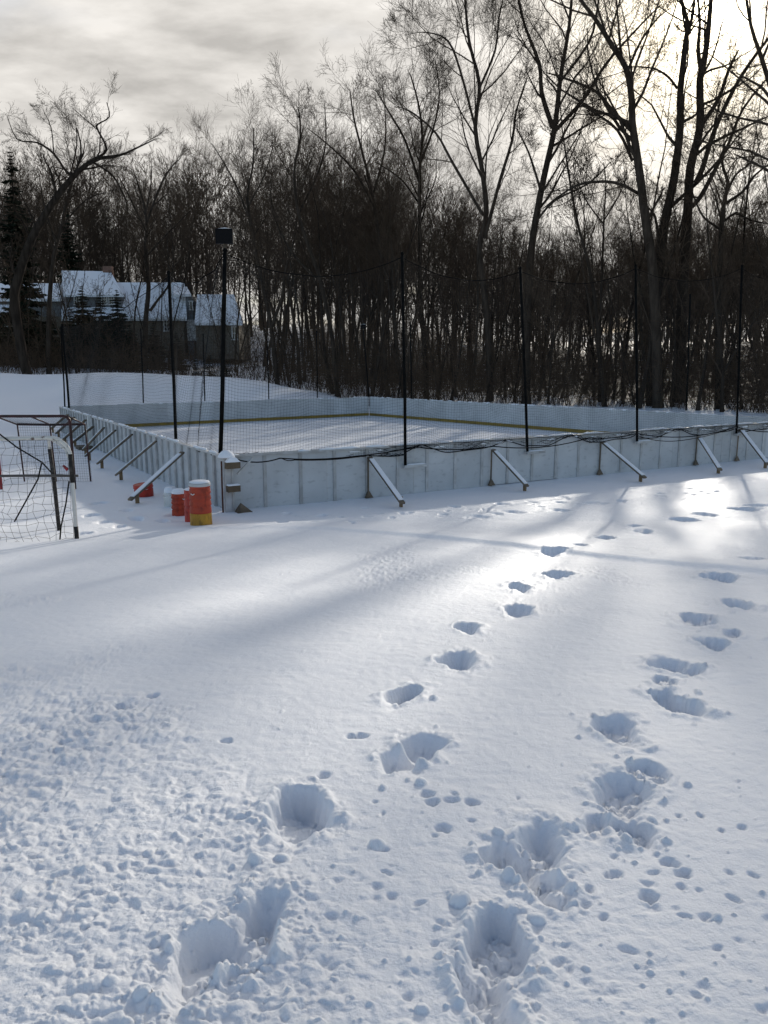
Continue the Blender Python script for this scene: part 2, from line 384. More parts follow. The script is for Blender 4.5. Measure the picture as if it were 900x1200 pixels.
M['stake'] = material('raw_wood', (.17, .11, .06), .8, (.26, .18, .10), scale=7, bump=.003)
M['black'] = material('black_metal', (.005, .005, .005), .9, (.010, .010, .010), scale=10, spec=.04)
M['net'] = material('black_netting', (.012, .012, .013), .8)
M['cable'] = material('black_cable', (.010, .0095, .0095), .9, spec=.03)
M['rust'] = material('rusty_pipe', (.11, .04, .025), .7, (.05, .025, .02), scale=20)
M['brownbox'] = material('brown_box', (.10, .072, .045), .7, (.15, .11, .07), scale=9)
M['orange'] = material('orange_plastic', (.44, .050, .016), .55, (.34, .04, .016), scale=6, spec=.4)
M['redor'] = material('red_orange_plastic', (.52, .04, .022), .45, (.42, .035, .02), scale=6, spec=.4)
M['yellow'] = material('yellow_plastic', (.50, .26, .02), .55, (.38, .19, .02), scale=6, spec=.4)
M['whitepl'] = material('white_plastic', (.72, .71, .68), .45, (.6, .59, .56), scale=5, spec=.4)
M['whitemetal'] = material('chipped_white_pipe', (.62, .60, .56), .5, (.10, .06, .045), scale=9, lo=.62, hi=.70)
M['blackred'] = material('dark_goal_pipe', (.022, .012, .012), .45, (.06, .016, .018), scale=5)
M['red'] = material('red_goal_pipe', (.30, .022, .028), .45, (.2, .02, .02), scale=8)
M['tape'] = material('black_tape', (.02, .017, .016), .7, (.10, .085, .075), scale=14, lo=.5, hi=.75)
M['cord'] = material('grey_net_cord', (.10, .09, .085), .8)
M['bark'] = material('bark', (.036, .028, .022), .95, (.078, .061, .048), scale=5, spec=.08, bump=.03, bump_scale=9, stretch=(1, 1, .22))
M['bark_pale'] = material('grey_bark', (.045, .039, .033), .95, (.08, .07, .06), scale=5, spec=.08, bump=.02, bump_scale=9, stretch=(1, 1, .22))
M['twig'] = material('twig', (.065, .048, .035), .95, (.095, .070, .052), scale=2, spec=.05)
M['brush'] = material('brush_stems', (.11, .076, .052), .95, (.06, .043, .03), scale=1, spec=.05)
M['needle'] = material('conifer_needles', (.010, .019, .011), .9, (.022, .032, .018), scale=1.2, spec=.1)
M['siding'] = material('house_siding', (.13, .115, .09), .8, (.17, .15, .12), scale=2, bump=.004)
M['siding_grey'] = material('grey_shingle_siding', (.13, .14, .15), .8, (.18, .19, .2), scale=3)
M['trim'] = material('white_trim', (.62, .62, .62), .6)
M['pane'] = material('window_glass', (.02, .025, .035), .12, spec=.6)
M['brick'] = material('chimney_brick', (.18, .10, .075), .85, (.26, .16, .12), scale=9)
M['door'] = material('door_paint', (.10, .11, .13), .6)
M['fixture'] = material('floodlight_housing', (.008, .008, .009), .8, spec=.1)
M['lens'] = material('floodlight_lens', (.12, .13, .14), .15, spec=.6)

vary(M['bark'], .45, 1.15); vary(M['twig'], .6, 1.2); vary(M['board'], .9, 1.06); vary(M['stud'], .82, 1.08); vary(M['lumber'], .7, 1.3)
scuff(M['board'], 5, (1, 1, 2.2), .72, .56, .74); scuff(M['orange'], 14, (1, 1, .5), .6, .52, .7); scuff(M['redor'], 14, (1, 1, .5), .6, .5, .7); scuff(M['yellow'], 14, (1, 1, .5), .6, .5, .68)
# ------------------------------------------------------------------ ground sheet
def ground():
    ys = [-60, -30, -14, -7, -4, -2.6, -1.6, -.8, -.2, .3, .6, .8, .95]
    y = 1.05
    while y < 700:
        ys.append(y)
        if y < 8: dy = max(.0042, y * y / 1150 * 1.25)
        elif y < 20: dy = .05 + (y - 8) * .001
        else: dy = max(.065, (y - 20) * .02 + .06)
        y += dy
    ys = np.array(ys)
    sc = np.concatenate([np.linspace(-1.9, -.62, 40)[:-1], np.linspace(-.62, .62, 820), np.linspace(.62, 1.9, 40)[1:]])
    w = np.where(ys > .3, ys + .55 + .25 * np.clip(ys - .3, 0, 3), .85 + (.3 - ys) * 1.0)
    X = w[:, None] * sc[None]; Y = np.repeat(ys[:, None], len(sc), 1)
    Z = base_z(X, Y)
    Zf = Z.ravel(); detail(X.ravel(), Y.ravel(), Zf)
    n, k = X.shape
    i, j = np.meshgrid(np.arange(n - 1), np.arange(k - 1), indexing='ij')
    f = np.stack([i * k + j, i * k + j + 1, (i + 1) * k + j + 1, (i + 1) * k + j], -1).reshape(-1, 4)
    me = new_mesh('snow_ground', np.stack([X.ravel(), Y.ravel(), Zf], -1), f)
    dfl = (X - cF[0]) * nFL[0] + (Y - cF[1]) * nFL[1]; dfr = (X - cF[0]) * nFR[0] + (Y - cF[1]) * nFR[1]
    d = np.maximum(dfl - 22 * sstep(2, -6, X), dfr)
    wd = (sstep(1.5, 16, d) * (1 - .85 * np.exp(-((X / np.maximum(Y, 5) + .20) / .075) ** 2))).ravel()
    a = me.attributes.new('woods', 'FLOAT', 'POINT'); a.data.foreach_set('value', wd.astype(np.float32))
    me.materials.append(M['ground'])
    o = bpy.data.objects.new('snow_ground', me); COL.objects.link(o); tag(o, kind='structure')
    print('ground', len(me.vertices))
ground(); lap('ground')

# rink surface
def rink_surface():
    mb = MB(); n = 60
    a, b, c, d = cA, cR, cF, cL
    s, t = np.meshgrid(np.linspace(0, 1, n), np.linspace(0, 1, n), indexing='ij')
    P = (a[None, None] * ((1 - s) * (1 - t))[..., None] + b * (s * (1 - t))[..., None] + c * (s * t)[..., None] + d * ((1 - s) * t)[..., None])
    z = .05 + .035 * fbm(P[..., 0] * .5, P[..., 1] * .5, 5, 3)
    i, j = np.meshgrid(np.arange(n - 1), np.arange(n - 1), indexing='ij')
    f = np.stack([i * n + j, (i + 1) * n + j, (i + 1) * n + j + 1, i * n + j + 1], -1).reshape(-1, 4)
    mb.raw(np.concatenate([P, z[..., None]], -1).reshape(-1, 3), f)
    tag(mb.build('ice_rink_surface', M['ice_snow'], smooth=True), kind='structure')
rink_surface()

# ------------------------------------------------------------------ rink boards
def local(o_xy, dirv, nv, p):
    d = np.array(p[:2]) - o_xy; return np.array([d @ dirv, d @ nv, p[2]])
WALLS = {}
def wall(name, label, a, b, nv, stud_step, stud_w, grey=False, kick=True, dep=.086):
    L = np.linalg.norm(b - a); d = (b - a) / L
    rz = math.atan2(d[1], d[0]); root = thing(name, label, 'rink boards', (a[0], a[1], 0), rz, 'boards round the rink')
    side = 1 if (-d[1] * nv[0] + d[0] * nv[1]) > 0 else -1     # outward along local +y or -y
    WALLS[label] = (a, d, np.array([-d[1], d[0]]), side, root, L)
    k = max(1, round(L / 2.44)); st = L / k
    r2 = random.Random(len(label))
    for i in range(k):
        mb = MB(); mb.box(((i + .5) * st, r2.uniform(-.004, .004), .6 + r2.uniform(-.012, .012)), (st - .008, .014, 1.19)); mb.build('panel', M['board'], root)
    m = max(1, round(L / stud_step)); ss = L / m
    for i in range(m + 1):
        x = min(max(i * ss, .05), L - .05); mb = MB()
        mb.box((x, side * (.0095 + dep / 2), .58), (stud_w, dep, 1.12)); mb.build('stud', M['board_grey'] if grey else M['stud'], root)
    mb = MB(); mb.beam((0, side * .05, 1.165), (L, side * .05, 1.165), .075, .038); mb.build('top_rail', M['stud'], root)
    if kick:
        mb = MB(); mb.box((L / 2, -side * .016, .17), (L, .012, .15)); mb.build('kickplate', M['yellow_kick'], root)
    # snow lying on the rail in broken runs
    mb = MB(); x = 0
    while x < L - .3:
        ln = r2.uniform(.25, 1.3)
        if r2.random() < .72:
            n = max(4, int(ln / .09)); xs = np.linspace(x, min(L, x + ln), n)
            hh = .012 + .03 * np.array([r2.random() for _ in xs]); hh[0] = hh[-1] = .004
            mb.tube([(q, side * .03 + r2.uniform(-.01, .01), 1.187) for q in xs], hh + .008, 7)
        x += ln + r2.uniform(.0, .35)
    if mb.n: mb.build('snow_cap', M['snow'], root, True)
    return root

wF = wall('rink_wall', 'near side of the rink boards, white panels facing the trampled snow', cA, cR, nFront, .82, .07, dep=.026)
wL = wall('rink_wall', 'side of the rink boards running back from the orange barrels, studs and braces outside', cA + nLeft * .0 + (cL - cA) / np.linalg.norm(cL - cA) * .10, cL, nLeft, .61, .10, dep=.05)
wFL = wall('rink_wall', 'far end of the rink boards below the house and snow mounds', cL + (cF - cL) / np.linalg.norm(cF - cL) * .1, cF, nFL, 1.2, .06)
wFR = wall('rink_wall', 'far side of the rink boards along the edge of the bare woods', cF + (cR - cF) / np.linalg.norm(cR - cF) * .1, cR, nFR, 1.2, .06)

def brace(lbl, root_key, top_px, bot_px, upright=True, ztop=1.04, zbot=.14, w=.115, snow=True, stake=True):
    a, d, nn, side, root, L = WALLS[root_key]
    o3 = np.array([0, 0, CAM_H]); rd = ray(*top_px); wn = nn * side
    T = o3 + rd * ((.115 - (o3[:2] - a) @ wn) / (rd[:2] @ wn)); B = at_z(*bot_px, zbot)
    t = local(a, d, nn, T); b = local(a, d, nn, B); t[2] = min(t[2], 1.13)
    # the foot stands straight out from the boards
    b[1] = side * np.clip(abs(b[1]), .45, 1.8); print('brace', np.round(t, 2), np.round(b, 2))
    gz = 0.0
    mb = MB(); mb.beam(t, b, w, .04, up=(0, 0, 1)); br = mb.build('brace', M['lumber'], root)
    if snow:
        e = (b - t); q = np.cross(np.cross(e / np.linalg.norm(e), (0, 0, 1)), e / np.linalg.norm(e)); q = q / np.linalg.norm(q); q = q if q[2] > 0 else -q
        mb = MB(); mb.beam(t + e * .06 + q * .0325, b - e * .05 + q * .0325, w * .92, .02); mb.build('snow_strip', M['snow'], br)
    if stake:
        s = b + (t - b) * .14
        mb = MB(); mb.box((s[0] + w * .52 + .022, s[1], s[2] / 2 - .06), (.04, .085, s[2] + .12)); mb.build('stake', M['stake'], br)
    if upright:
        mb = MB(); mb.box((t[0], side * .055, t[2] / 2), (.025, .03, t[2])); 
        mb.hexa([(t[0] - .10, side * .05, .02), (t[0] + .10, side * .05, .02), (t[0] + .10, side * .12, .02), (t[0] - .10, side * .12, .02),
                 (t[0] - .02, side * .05, .17), (t[0] + .02, side * .05, .17), (t[0] + .02, side * .08, .17), (t[0] - .02, side * .08, .17)])
        mb.build('upright', M['lumber'], br)
    return br
KF = 'near side of the rink boards, white panels facing the trampled snow'
KL = 'side of the rink boards running back from the orange barrels, studs and braces outside'
for tp, bp_ in (((433,536),(472,590)), ((578,527),(618,570)), ((706,518),(756,560)), ((819,512),(868,554)), ((868,503),(902,545))):
    brace('front', KF, tp, bp_)
for tp, bp_ in (((214,530),(152,586)), ((183,517),(135.6,557)), ((155,509),(114,543.6)), ((135.6,504),(100,534.8)), ((122,501),(97,528)),
                ((109,500),(85,519)), ((100.5,492),(73,516)), ((86.7,489),(66,508)), ((79,486),(60,503))):
    brace('left', KL, tp, bp_, upright=False)
# cleats under the poles on the near side
POLE_F = [((475,545),(471.5,298)), ((618,529),(610,315)), ((746.5,517),(745,312)), ((863,508),(869.5,312))]
a_, d_, n_, sd_, rt_, L_ = WALLS[KF]
for (bp_, tp) in POLE_F:
    rd = ray(*bp_); o3 = np.array([0, 0, CAM_H]); p = local(a_, d_, n_, o3 + rd * ((.125 - (o3[:2] - cA) @ nFront) / (rd[:2] @ nFront)))
    mb = MB(); mb.box((p[0] + .26, sd_ * .125, p[2] - .035), (.62, .13, .06)); c = mb.build('cleat', M['stud'], rt_)
    mb = MB(); mb.tube([(p[0] + .0 + q * .58, sd_ * .135, p[2] - .005) for q in (0, .2, .5, .8, 1)], [.01, .03, .026, .032, .01], 7); mb.build('snow_ledge', M['snow'], c, True)
# stray white post with a wooden base, on the long side
a_, d_, n_, sd_, rt_, L_ = WALLS[KL]
p = local(a_, d_, n_, at_z(117, 522, .1))
mb = MB(); mb.box((p[0], sd_ * .17, .62), (.16, .10, 1.2)); q = mb.build('white_post', M['whitepl'], rt_)
mb = MB(); mb.box((p[0], sd_ * .4, .06), (.7, .5, .12)); mb.build('plank_foot', M['lumber'], q)

# ------------------------------------------------------------------ net poles
POLES = {}
def pole(key, label, base_px, top_px, zbase, r=.035, group='net poles round the rink', flood=None, y=None):
    B = at_z(*base_px, zbase)
    if key[0] == 'f':                           # near poles stand on cleats outside the boards
        d = ray(*base_px); o = np.array([0, 0, CAM_H]); B = o + d * ((.125 - (o[:2] - cA) @ nFront) / (d[:2] @ nFront))
    T = at_y(*top_px, B[1])
    root = thing('net_pole', label, 'pole', (B[0], B[1], B[2]), 0, group)
    t = T - B
    mb = MB(); mb.tube([(0, 0, -.0), t * .33 + (.01, 0, 0), t * .66, t], r, 8); mb.build('shaft', M['black'], root, True)
    mb = MB(); mb.tube([t, t + (0, 0, .05)], [r * 1.25, r * .7], 8); mb.build('finial', M['black'], root, True)
    if flood:
        s = flood; mb = MB(); fz = t[2] + .05
        mb.box((t[0] + .0, 0, fz + .30 * s + .06), (.62 * s, .14, .50 * s)); fl = mb.build('floodlight', M['fixture'], root)
        mb = MB(); mb.box((t[0], .078, fz + .30 * s + .06), (.54 * s, .012, .42 * s)); mb.build('lens', M['lens'], fl)
        mb = MB(); mb.tube([t + (0, 0, .03), (t[0], 0, fz + .08)], [.03, .03], 8); mb.build('bracket', M['lumber'], fl); mb = MB(); mb.beam((t[0] - .33 * s, 0, fz + .5 * s), (t[0] + .33 * s, 0, fz + .5 * s), .03, .03); mb.build('top_bar', M['whitepl'], fl)
        mb = MB(); mb.tube([(t[0] - .29 * s, 0, fz + .565 * s + .04), (t[0], 0, fz + .57 * s + .04), (t[0] + .3 * s, 0, fz + .565 * s + .04)], [.02, .035, .02], 7); mb.build('snow_cap', M['snow'], fl, True)
    POLES[key] = (B, T)
    return root
pole('corner', 'floodlight pole on the rink corner by the orange barrels', (258.5,531), (264,294), 1.2, .045, flood=.56)
for i, (b, t) in enumerate(POLE_F):
    pole('f%d' % i, ['thin black net pole, first along the near boards from the floodlight corner', 'thin black net pole, second along the near boards from the floodlight corner',
                     'thin black net pole, third along the near boards from the floodlight corner', 'thin black net pole, fourth along the near boards from the floodlight corner'][i], b, t, .78)
pole('l0', 'black net pole just behind the floodlight pole on the barrel side', (206,514.5), (198,320), 1.2, .04)
pole('l1', 'leaning black net pole at the rink corner behind the goals', (81,478), (73,381), 1.2, .05)
pole('g0', 'second pole standing close against the corner pole behind the goals', (76,477), (71.5,384), 1.2, .035)
for i, (b, t, lb) in enumerate([((168,472.5),(165,386),'thin pole on the far end boards below the house with brown siding'), ((240,470),(238,392),'thin pole on the far end boards before the small conifers'),
        ((315,468),(313,398),'thin pole on the far end boards in front of the forked trees'), ((372,466.5),(371,389),'thin pole on the far end boards next to the far corner light')]):
    pole('b%d' % i, lb, b, t, 1.2, .032)
pole('bc', 'far corner pole carrying a small floodlight against the woods', (432,465), (426,388), 1.2, .04, flood=.5)
for i, (b, t, lb) in enumerate([((482,467),(481,378),'thin pole on the far side boards just past the far corner'), ((804,481),(809,346),'tallest dark pole on the far side boards near the big forked tree')]):
    pole('r%d' % i, lb, b, t, 1.2, .04)

# ------------------------------------------------------------------ netting
def net(label, P, Q, drop=.22, cell=.066, r=.0019, sag=.35, seed=0):
    """P, Q: (base, top) of two poles; hangs between them, slack at the top and gathered over the boards"""
    rr = random.Random(seed)
    (Pb, Pt), (Qb, Qt) = P, Q
    root = thing('safety_net', label, 'netting', (Pb[0], Pb[1], 0), 0, 'nets between the rink poles')
    o = np.array([Pb[0], Pb[1], 0]); W = np.linalg.norm((Qb - Pb)[:2]); H = Pt[2] - BH
    nu = max(6, int(W / cell)); nv = int(H / cell)
    dirv = (Qb - Pb) / np.linalg.norm(Qb - Pb); nrm = np.array([-dirv[1], dirv[0], 0])
    ph = rr.uniform(0, 6)
    def pt(s, t):
        s = np.asarray(s, float); t = np.asarray(t, float)
        bot = Pb[None] * (1 - s[:, None]) + Qb[None] * s[:, None]
        bot[:, 2] = BH - .04 - drop * np.abs(np.sin(s * math.pi * 1.5 + ph)) ** .8
        top = Pt[None] * (1 - s[:, None]) + Qt[None] * s[:, None]; top[:, 2] -= .06 + sag * 4 * s * (1 - s)
        p = bot * (1 - t[:, None]) + top * t[:, None]
        wv = .10 * np.sin(s * 9 + ph + t * 3) * np.sin(math.pi * t) + .05 * np.sin(s * 23 + t * 8 + ph)
        p += nrm[None] * wv[:, None] * (np.sin(math.pi * np.clip(s, 0, 1)) ** .5)[:, None]
        p[:, 2] += .03 * np.sin(s * 17 + ph) * (1 - t) + .02 * np.sin(s * 40 + 3 * ph) * np.sin(math.pi * t)
        return p - o
    mb = MB()
    k = 9; ts = np.linspace(0, 1, k)
    Pp = np.stack([pt(np.full(k, i / nu), ts) for i in range(nu + 1)]); mb.tubes(Pp, np.full(Pp.shape[:2], r), 3)
    k = max(8, int(W / .3)); ss = np.linspace(0, 1, k)
    Pp = np.stack([pt(ss, np.full(k, j / nv)) for j in range(nv + 1)]); mb.tubes(Pp, np.full(Pp.shape[:2], r), 3)
    mb.build('mesh', M['net'], root)
    mb = MB(); s = np.linspace(0, 1, 24); mb.tube(pt(s, np.ones(24)), .010, 5); mb.build('top_rope', M['cable'], root); mb = MB(); mb.tube(pt(s, np.zeros(24)), .010, 5); mb.build('bottom_rope', M['cable'], root)
    if drop > .15:
        mb = MB(); mb.tube(pt(s, np.zeros(24)) + np.array([0, 0, .01]), .006, 4); mb.tube(pt(s, np.zeros(24)) * (1, 1, 0) + np.array([nFront[0] * .02, nFront[1] * .02, BH - .03]), .006, 4)
        for q in range(int(W * 9)):
            s0 = rr.uniform(0, .97); ss = s0 + np.cumsum(np.full(5, rr.uniform(.01, .035))); ss = np.clip(ss, 0, 1)
            pp = pt(ss, np.zeros(5)); lift = rr.random(); pp[:, 2] = pp[:, 2] * (1 - lift) + (BH - .03) * lift + np.array([rr.gauss(0, .022) for _ in range(5)])
            pp += np.array([nFront[0], nFront[1], 0]) * rr.uniform(.0, .05)
            mb.tube(pp, rr.uniform(.003, .007), 4)
        mb.build('gathered_netting', M['net'], root)
        for q in range(int(W * 1.1)):
            mb = MB(); s0 = rr.uniform(.02, .95); ss = s0 + np.linspace(0, rr.uniform(.03, .09), 5); ss = np.clip(ss, 0, 1)
            pp = pt(ss, np.zeros(5)); pp[:, 2] = np.maximum(pp[:, 2], BH - .12) + .02
            mb.tube(pp, [.008, rr.uniform(.014, .03), rr.uniform(.014, .03), rr.uniform(.012, .025), .006], 7)
            mb.build('snow_clump', M['snow'], root, True)
virt = (at_z(930, 505, .78), None); vb = cR + nFront * .14
VR = (np.array([vb[0], vb[1], .78]), np.array([vb[0], vb[1], POLES['f3'][1][2]]))
net('black netting between the floodlight pole and the first near pole', POLES['corner'], POLES['f0'], seed=1, sag=.42)
net('black netting between the first and second near poles', POLES['f0'], POLES['f1'], seed=2)
net('black netting between the second and third near poles', POLES['f1'], POLES['f2'], seed=3)
net('black netting between the third and fourth near poles', POLES['f2'], POLES['f3'], seed=4)
net('black netting beyond the fourth near pole at the picture edge', POLES['f3'], VR, seed=5)
net('black netting on the barrel side beside the floodlight pole', POLES['corner'], POLES['l0'], seed=6, drop=.1)
net('black netting along the braced boards behind the goals', POLES['l0'], POLES['l1'], seed=7, drop=.08, cell=.09)

# draped cable along the near boards
def draped(label, pts_px, z, sagz, r=.012, n=10):
    P = [at_z(u, v, z) + np.array([nFront[0], nFront[1], 0]) * .0 for u, v in pts_px]
    mb = MB(); out = []
    for i in range(len(P) - 1):
        s = np.linspace(0, 1, n)[:-1 if i < len(P) - 2 else None]
        q = P[i][None] * (1 - s[:, None]) + P[i + 1][None] * s[:, None]; q[:, 2] -= sagz[i] * 4 * s * (1 - s); out.append(q)
    q = np.vstack(out)
    # hold the cable just off the outside of the boards
    dist = (q[:, :2] - cA) @ nFront; q[:, :2] += nFront[None] * (np.maximum(.115, dist) - dist)[:, None]
    mb.tube(q, r, 6); tag(mb.build('black_cable', M['cable'], None, True), label, 'cable', 'cables draped on the near boards')
draped('black cable sagging along the near boards from the floodlight corner', [(268,535),(328,537),(474,521),(578,523),(690,513),(746,508),(863,500),(905,506)], 1.14, [.10,.14,.10,.13,.06,.20,.05], .013)
draped('second thinner cable looped below the net between the near poles', [(330,537),(345,539),(440,532),(478,521)], 1.12, [.03,.05,.04], .010)
draped('cable looped from the third to the fourth near pole', [(746,510),(800,516),(863,500)], 1.12, [.08,.05], .009)

# ------------------------------------------------------------------ corner post with boxes
p = cA + nFront * .16 + nLeft * .03
root = thing('corner_post', 'white corner post with two brown boxes and a rusty pipe beside the barrels', 'post', (p[0], p[1], 0), math.atan2((cR - cA)[1], (cR - cA)[0]))
mb = MB(); mb.box((0, 0, .58), (.2, .16, 1.16)); mb.build('post', M['stud'], root)
for z, w in ((1.02, .29), (.54, .26)):
    mb = MB(); mb.box((.04, -.17, z), (w, .14, .13)); bx = mb.build('box', M['brownbox'], root)
    mb = MB(); mb.raw([(.04 - w * .5, -.24, z + .066), (.04 + w * .5, -.24, z + .066), (.04 + w * .5, -.1, z + .066), (.04 - w * .5, -.1, z + .066), (.04 - w * .25, -.2, z + .066 + w * .3), (.04 + w * .25, -.2, z + .066 + w * .3), (.04 + w * .25, -.12, z + .066 + w * .3), (.04 - w * .25, -.12, z + .066 + w * .3)] if z > .8 else
                      [(.04 - w * .5, -.24, z + .066), (.04 + w * .5, -.24, z + .066), (.04 + w * .5, -.1, z + .066), (.04 - w * .5, -.1, z + .066), (.04 - w * .45, -.22, z + .09), (.04 + w * .45, -.22, z + .09), (.04 + w * .45, -.11, z + .09), (.04 - w * .45, -.11, z + .09)],
                      [(3, 2, 1, 0), (4, 5, 6, 7), (0, 1, 5, 4), (1, 2, 6, 5), (2, 3, 7, 6), (3, 0, 4, 7)]); mb.build('snow_cap', M['snow'], bx)
mb = MB(); mb.tube([(-.16, -.06, 0), (-.16, -.06, .6), (-.15, -.05, 1.1)], .018, 7); mb.build('pipe', M['rust'], root, True)
mb = MB(); mb.tube([(.05, -.105, .1), (.05, -.105, .5)], .012, 6); mb.tube([(.05, -.105, .6), (.05, -.105, .95)], .012, 6); mb.build('conduit', M['board_grey'], root, True)
mb = MB(); mb.beam((.16, -.11, .82), (.52, -.045, 1.12), .05, .03); mb.build('corner_stay', M['board_grey'], root)
mb = MB(); mb.hexa([(.06, -.34, .02), (.42, -.3, .02), (.42, -.12, .02), (.06, -.12, .02), (.1, -.14, .10), (.2, -.14, .22), (.2, -.12, .22), (.1, -.12, .10)]); mb.build('foot_block', M['lumber'], root)
mb = MB(); mb.lathe([(0, .15), (.07, .14), (.13, .09), (.17, .03), (.18, 0), (0, -.01)], (-.03, -.02, 1.17), 16); mb.build('snow_cap', M['snow'], root, True)

# ------------------------------------------------------------------ barrels
def barrel(label, u, v, rad, h, mats, split, lid=True, tilt=None, sink=.0, rings=(), taper=.93, group='plastic barrels by the rink corner', snowtop=.035):
    p = on_ground(u, v); root = thing('plastic_barrel', label, 'barrel', (p[0], p[1], p[2] - sink), random.uniform(0, 3), group)
    if tilt: root.rotation_euler = tilt
    def prof(z0, z1):
        n = 26; out = []
        for q in np.linspace(z0, z1, n):
            r = rad * (1 - (1 - taper) * q / h)
            for rg in rings:
                r += -.016 * math.exp(-((q - rg) / .012) ** 2) + .010 * math.exp(-((q - rg - .035) / .012) ** 2)
            out.append((r, q))
        return out
    if split > 0:
        mb = MB(); mb.lathe([(0, 0.0)] + prof(0, split) + [(0, split)]); mb.build('base', M[mats[0]], root, True)
    mb = MB(); mb.lathe([(0, split + .002)] + [(r * 1.012, z) for r, z in prof(split + .002, h)] + [(rad * taper * .93, h + .004), (0, h - .01)]); bd = mb.build('body', M[mats[1]], root, True)
    if lid:
        mb = MB(); mb.lathe([(rad * taper * 1.04, h - .035), (rad * taper * 1.05, h - .01), (rad * taper * 1.05, h + .02), (rad * taper * .95, h + .03), (0, h + .03)]); mb.build('lid', M['board_grey'], root, True)
    if snowtop:
        z0 = h + (.032 if lid else .005)
        mb = MB(); mb.lathe([(rad * taper * .98, z0), (rad * taper * .96, z0 + snowtop * .5), (rad * taper * .7, z0 + snowtop * .9), (0, z0 + snowtop)]); mb.build('snow_cap', M['snow'], root, True)
    for sgn in (-1, 1):
        mb = MB(); hz = h * .80; a = 1.3 * sgn
        mb.tube([(math.cos(q) * rad * 1.02, math.sin(q) * rad * 1.02, hz - .02 * math.sin((q - a + .2) / .4 * math.pi)) for q in np.linspace(a - .2, a + .2, 6)], .009, 6); mb.build('handle', M['whitepl'], bd, True)
    return root
barrel('tall orange barrel on a yellow base with a white snowy lid', 236, 615.5, .200, .77, ('yellow', 'orange'), .24, rings=(.36, .47, .58, .70))
b2 = barrel('dark red-orange barrel tucked behind the yellow-based barrel', 228.5, 611, .19, .62, ('redor', 'redor'), .2, rings=(.3, .45), lid=False, snowtop=.03)
barrel('short ribbed orange barrel with a thick cap of snow', 210.5, 603.5, .15, .44, ('orange', 'orange'), .1, rings=(.12, .22, .33), lid=False, snowtop=.10)
barrel('white bucket capped with snow behind the ribbed orange barrel', 200, 593, .14, .30, ('whitepl', 'whitepl'), .06, lid=False, snowtop=.12, rings=(.24,))
barrel('red-orange tub half sunk in snow beneath the first long brace', 169.5, 581, .21, .34, ('redor', 'redor'), .08, lid=False, snowtop=0, rings=(.24,), tilt=(.06, -.08, .4), sink=.06, taper=1.05)

# ------------------------------------------------------------------ goals
def goal_white():
    p = on_ground(90, 631); rz = R(4)
    root = thing('lacrosse_goal', 'chipped white goal frame with loose net, partly cropped', 'goal', p, rz, 'goals on the snow')
    H, W = 1.64, 1.83
    mb = MB(); arc = [(-.30 + .30 * math.sin(a), 0, H - .30 + .30 * math.cos(a)) for a in np.linspace(math.pi / 2, 0, 8)]
    mb.tube([(0, 0, -.08), (0, 0, .7), (0, 0, 1.2)] + arc + [(-1, 0, H - .01), (-1.53, 0, H)] + [(-1.53 - .3 * math.sin(a), 0, H - .3 + .3 * math.cos(a)) for a in np.linspace(0, math.pi / 2, 7)][1:] + [(-1.83, 0, .7), (-1.83, 0, -.08)], .032, 9)
    mb.build('front_frame', M['whitemetal'], root, True)
    mb = MB(); mb.tube([(0, 0, -.02), (0, 0, .2)], .036, 9); tp = mb.build('tape', M['tape'], root, True)
    mb = MB(); mb.tube([(0, 0, .92), (0, 0, 1.38)], .037, 9); mb.build('tape', M['tape'], root, True)
    # rear post and rear rail
    mb = MB(); mb.tube([(-.62, 1.0, -.1), (-.64, 1.0, .8), (-.67, 1.0, 1.36)], .034, 9); mb.build('rear_post', M['tape'], root, True)
    mb = MB(); mb.tube([(-.67, 1.0, 1.36), (-.673, 1.0, 1.5), (-.62, .97, 1.53), (-.45, .75, 1.5), (-.2, .4, 1.42), (-.01, .03, 1.22)], .026, 8); mb.build('rear_elbow', M['whitemetal'], root, True)
    mb = MB(); mb.tube([(-.02, .35, .98), (-.9, .5, .97), (-1.85, .4, .98)], .022, 9); mb.build('net_roll', M['cord'], root, True)
    # wide-meshed cord net hung from the bar, bellying towards the viewer
    rr = random.Random(3); mb = MB(); nu, nv = 15, 15
    gx = np.linspace(0, 1, nu + 1); gz = np.linspace(0, 1, nv + 1)
    G = np.zeros((nu + 1, nv + 1, 3))
    for i, s in enumerate(gx):
        for j, t in enumerate(gz):
            G[i, j] = (-.02 - s * 1.79 + rr.gauss(0, .025), -.02 - .38 * math.sin(t * 2.2) * math.sin(math.pi * min(1, s * 1.0 + .02)) + rr.gauss(0, .02), (H - .03) * (1 - t) + rr.gauss(0, .015) - .05 * math.sin(math.pi * s) * (1 - t) * t * 3)
            if s == 0: G[i, j, 0] = -.03
    def refine(q):
        s = np.linspace(0, len(q) - 1, len(q) * 3 - 2); return np.stack([np.interp(s, np.arange(len(q)), q[:, c]) for c in range(3)], -1)
    mb.tubes(np.stack([refine(G[i]) for i in range(nu + 1)]), np.full((nu + 1, nv * 3 + 1), .0027), 4)
    mb.tubes(np.stack([refine(G[:, j]) for j in range(nv + 1)]), np.full((nv + 1, nu * 3 + 1), .0027), 4)
    mb.build('net', M['cord'], root)
    # loose dark cords hanging in the net
    for P in ([(-1.1, -.06, 1.76), (-.8, -.05, 1.5), (-.45, .0, 1.25), (-.65, .95, .95)], [(-.42, -.1, 1.25), (-.48, -.15, 1.0), (-.70, -.2, .62), (-.86, -.25, .34)], [(-.04, -.04, .95), (-.10, -.08, .6), (-.2, -.1, .22), (-.24, -.1, -.03)]):
        mb = MB(); mb.tube(P, .012, 6); mb.build('cord', M['cable'], root, True)
    mb = MB(); mb.tube([(-.12, -.02, 1.2), (-.05, -.03, 1.13)], [.018, .03], 8); mb.build('red_strap', M['red'], root, True)
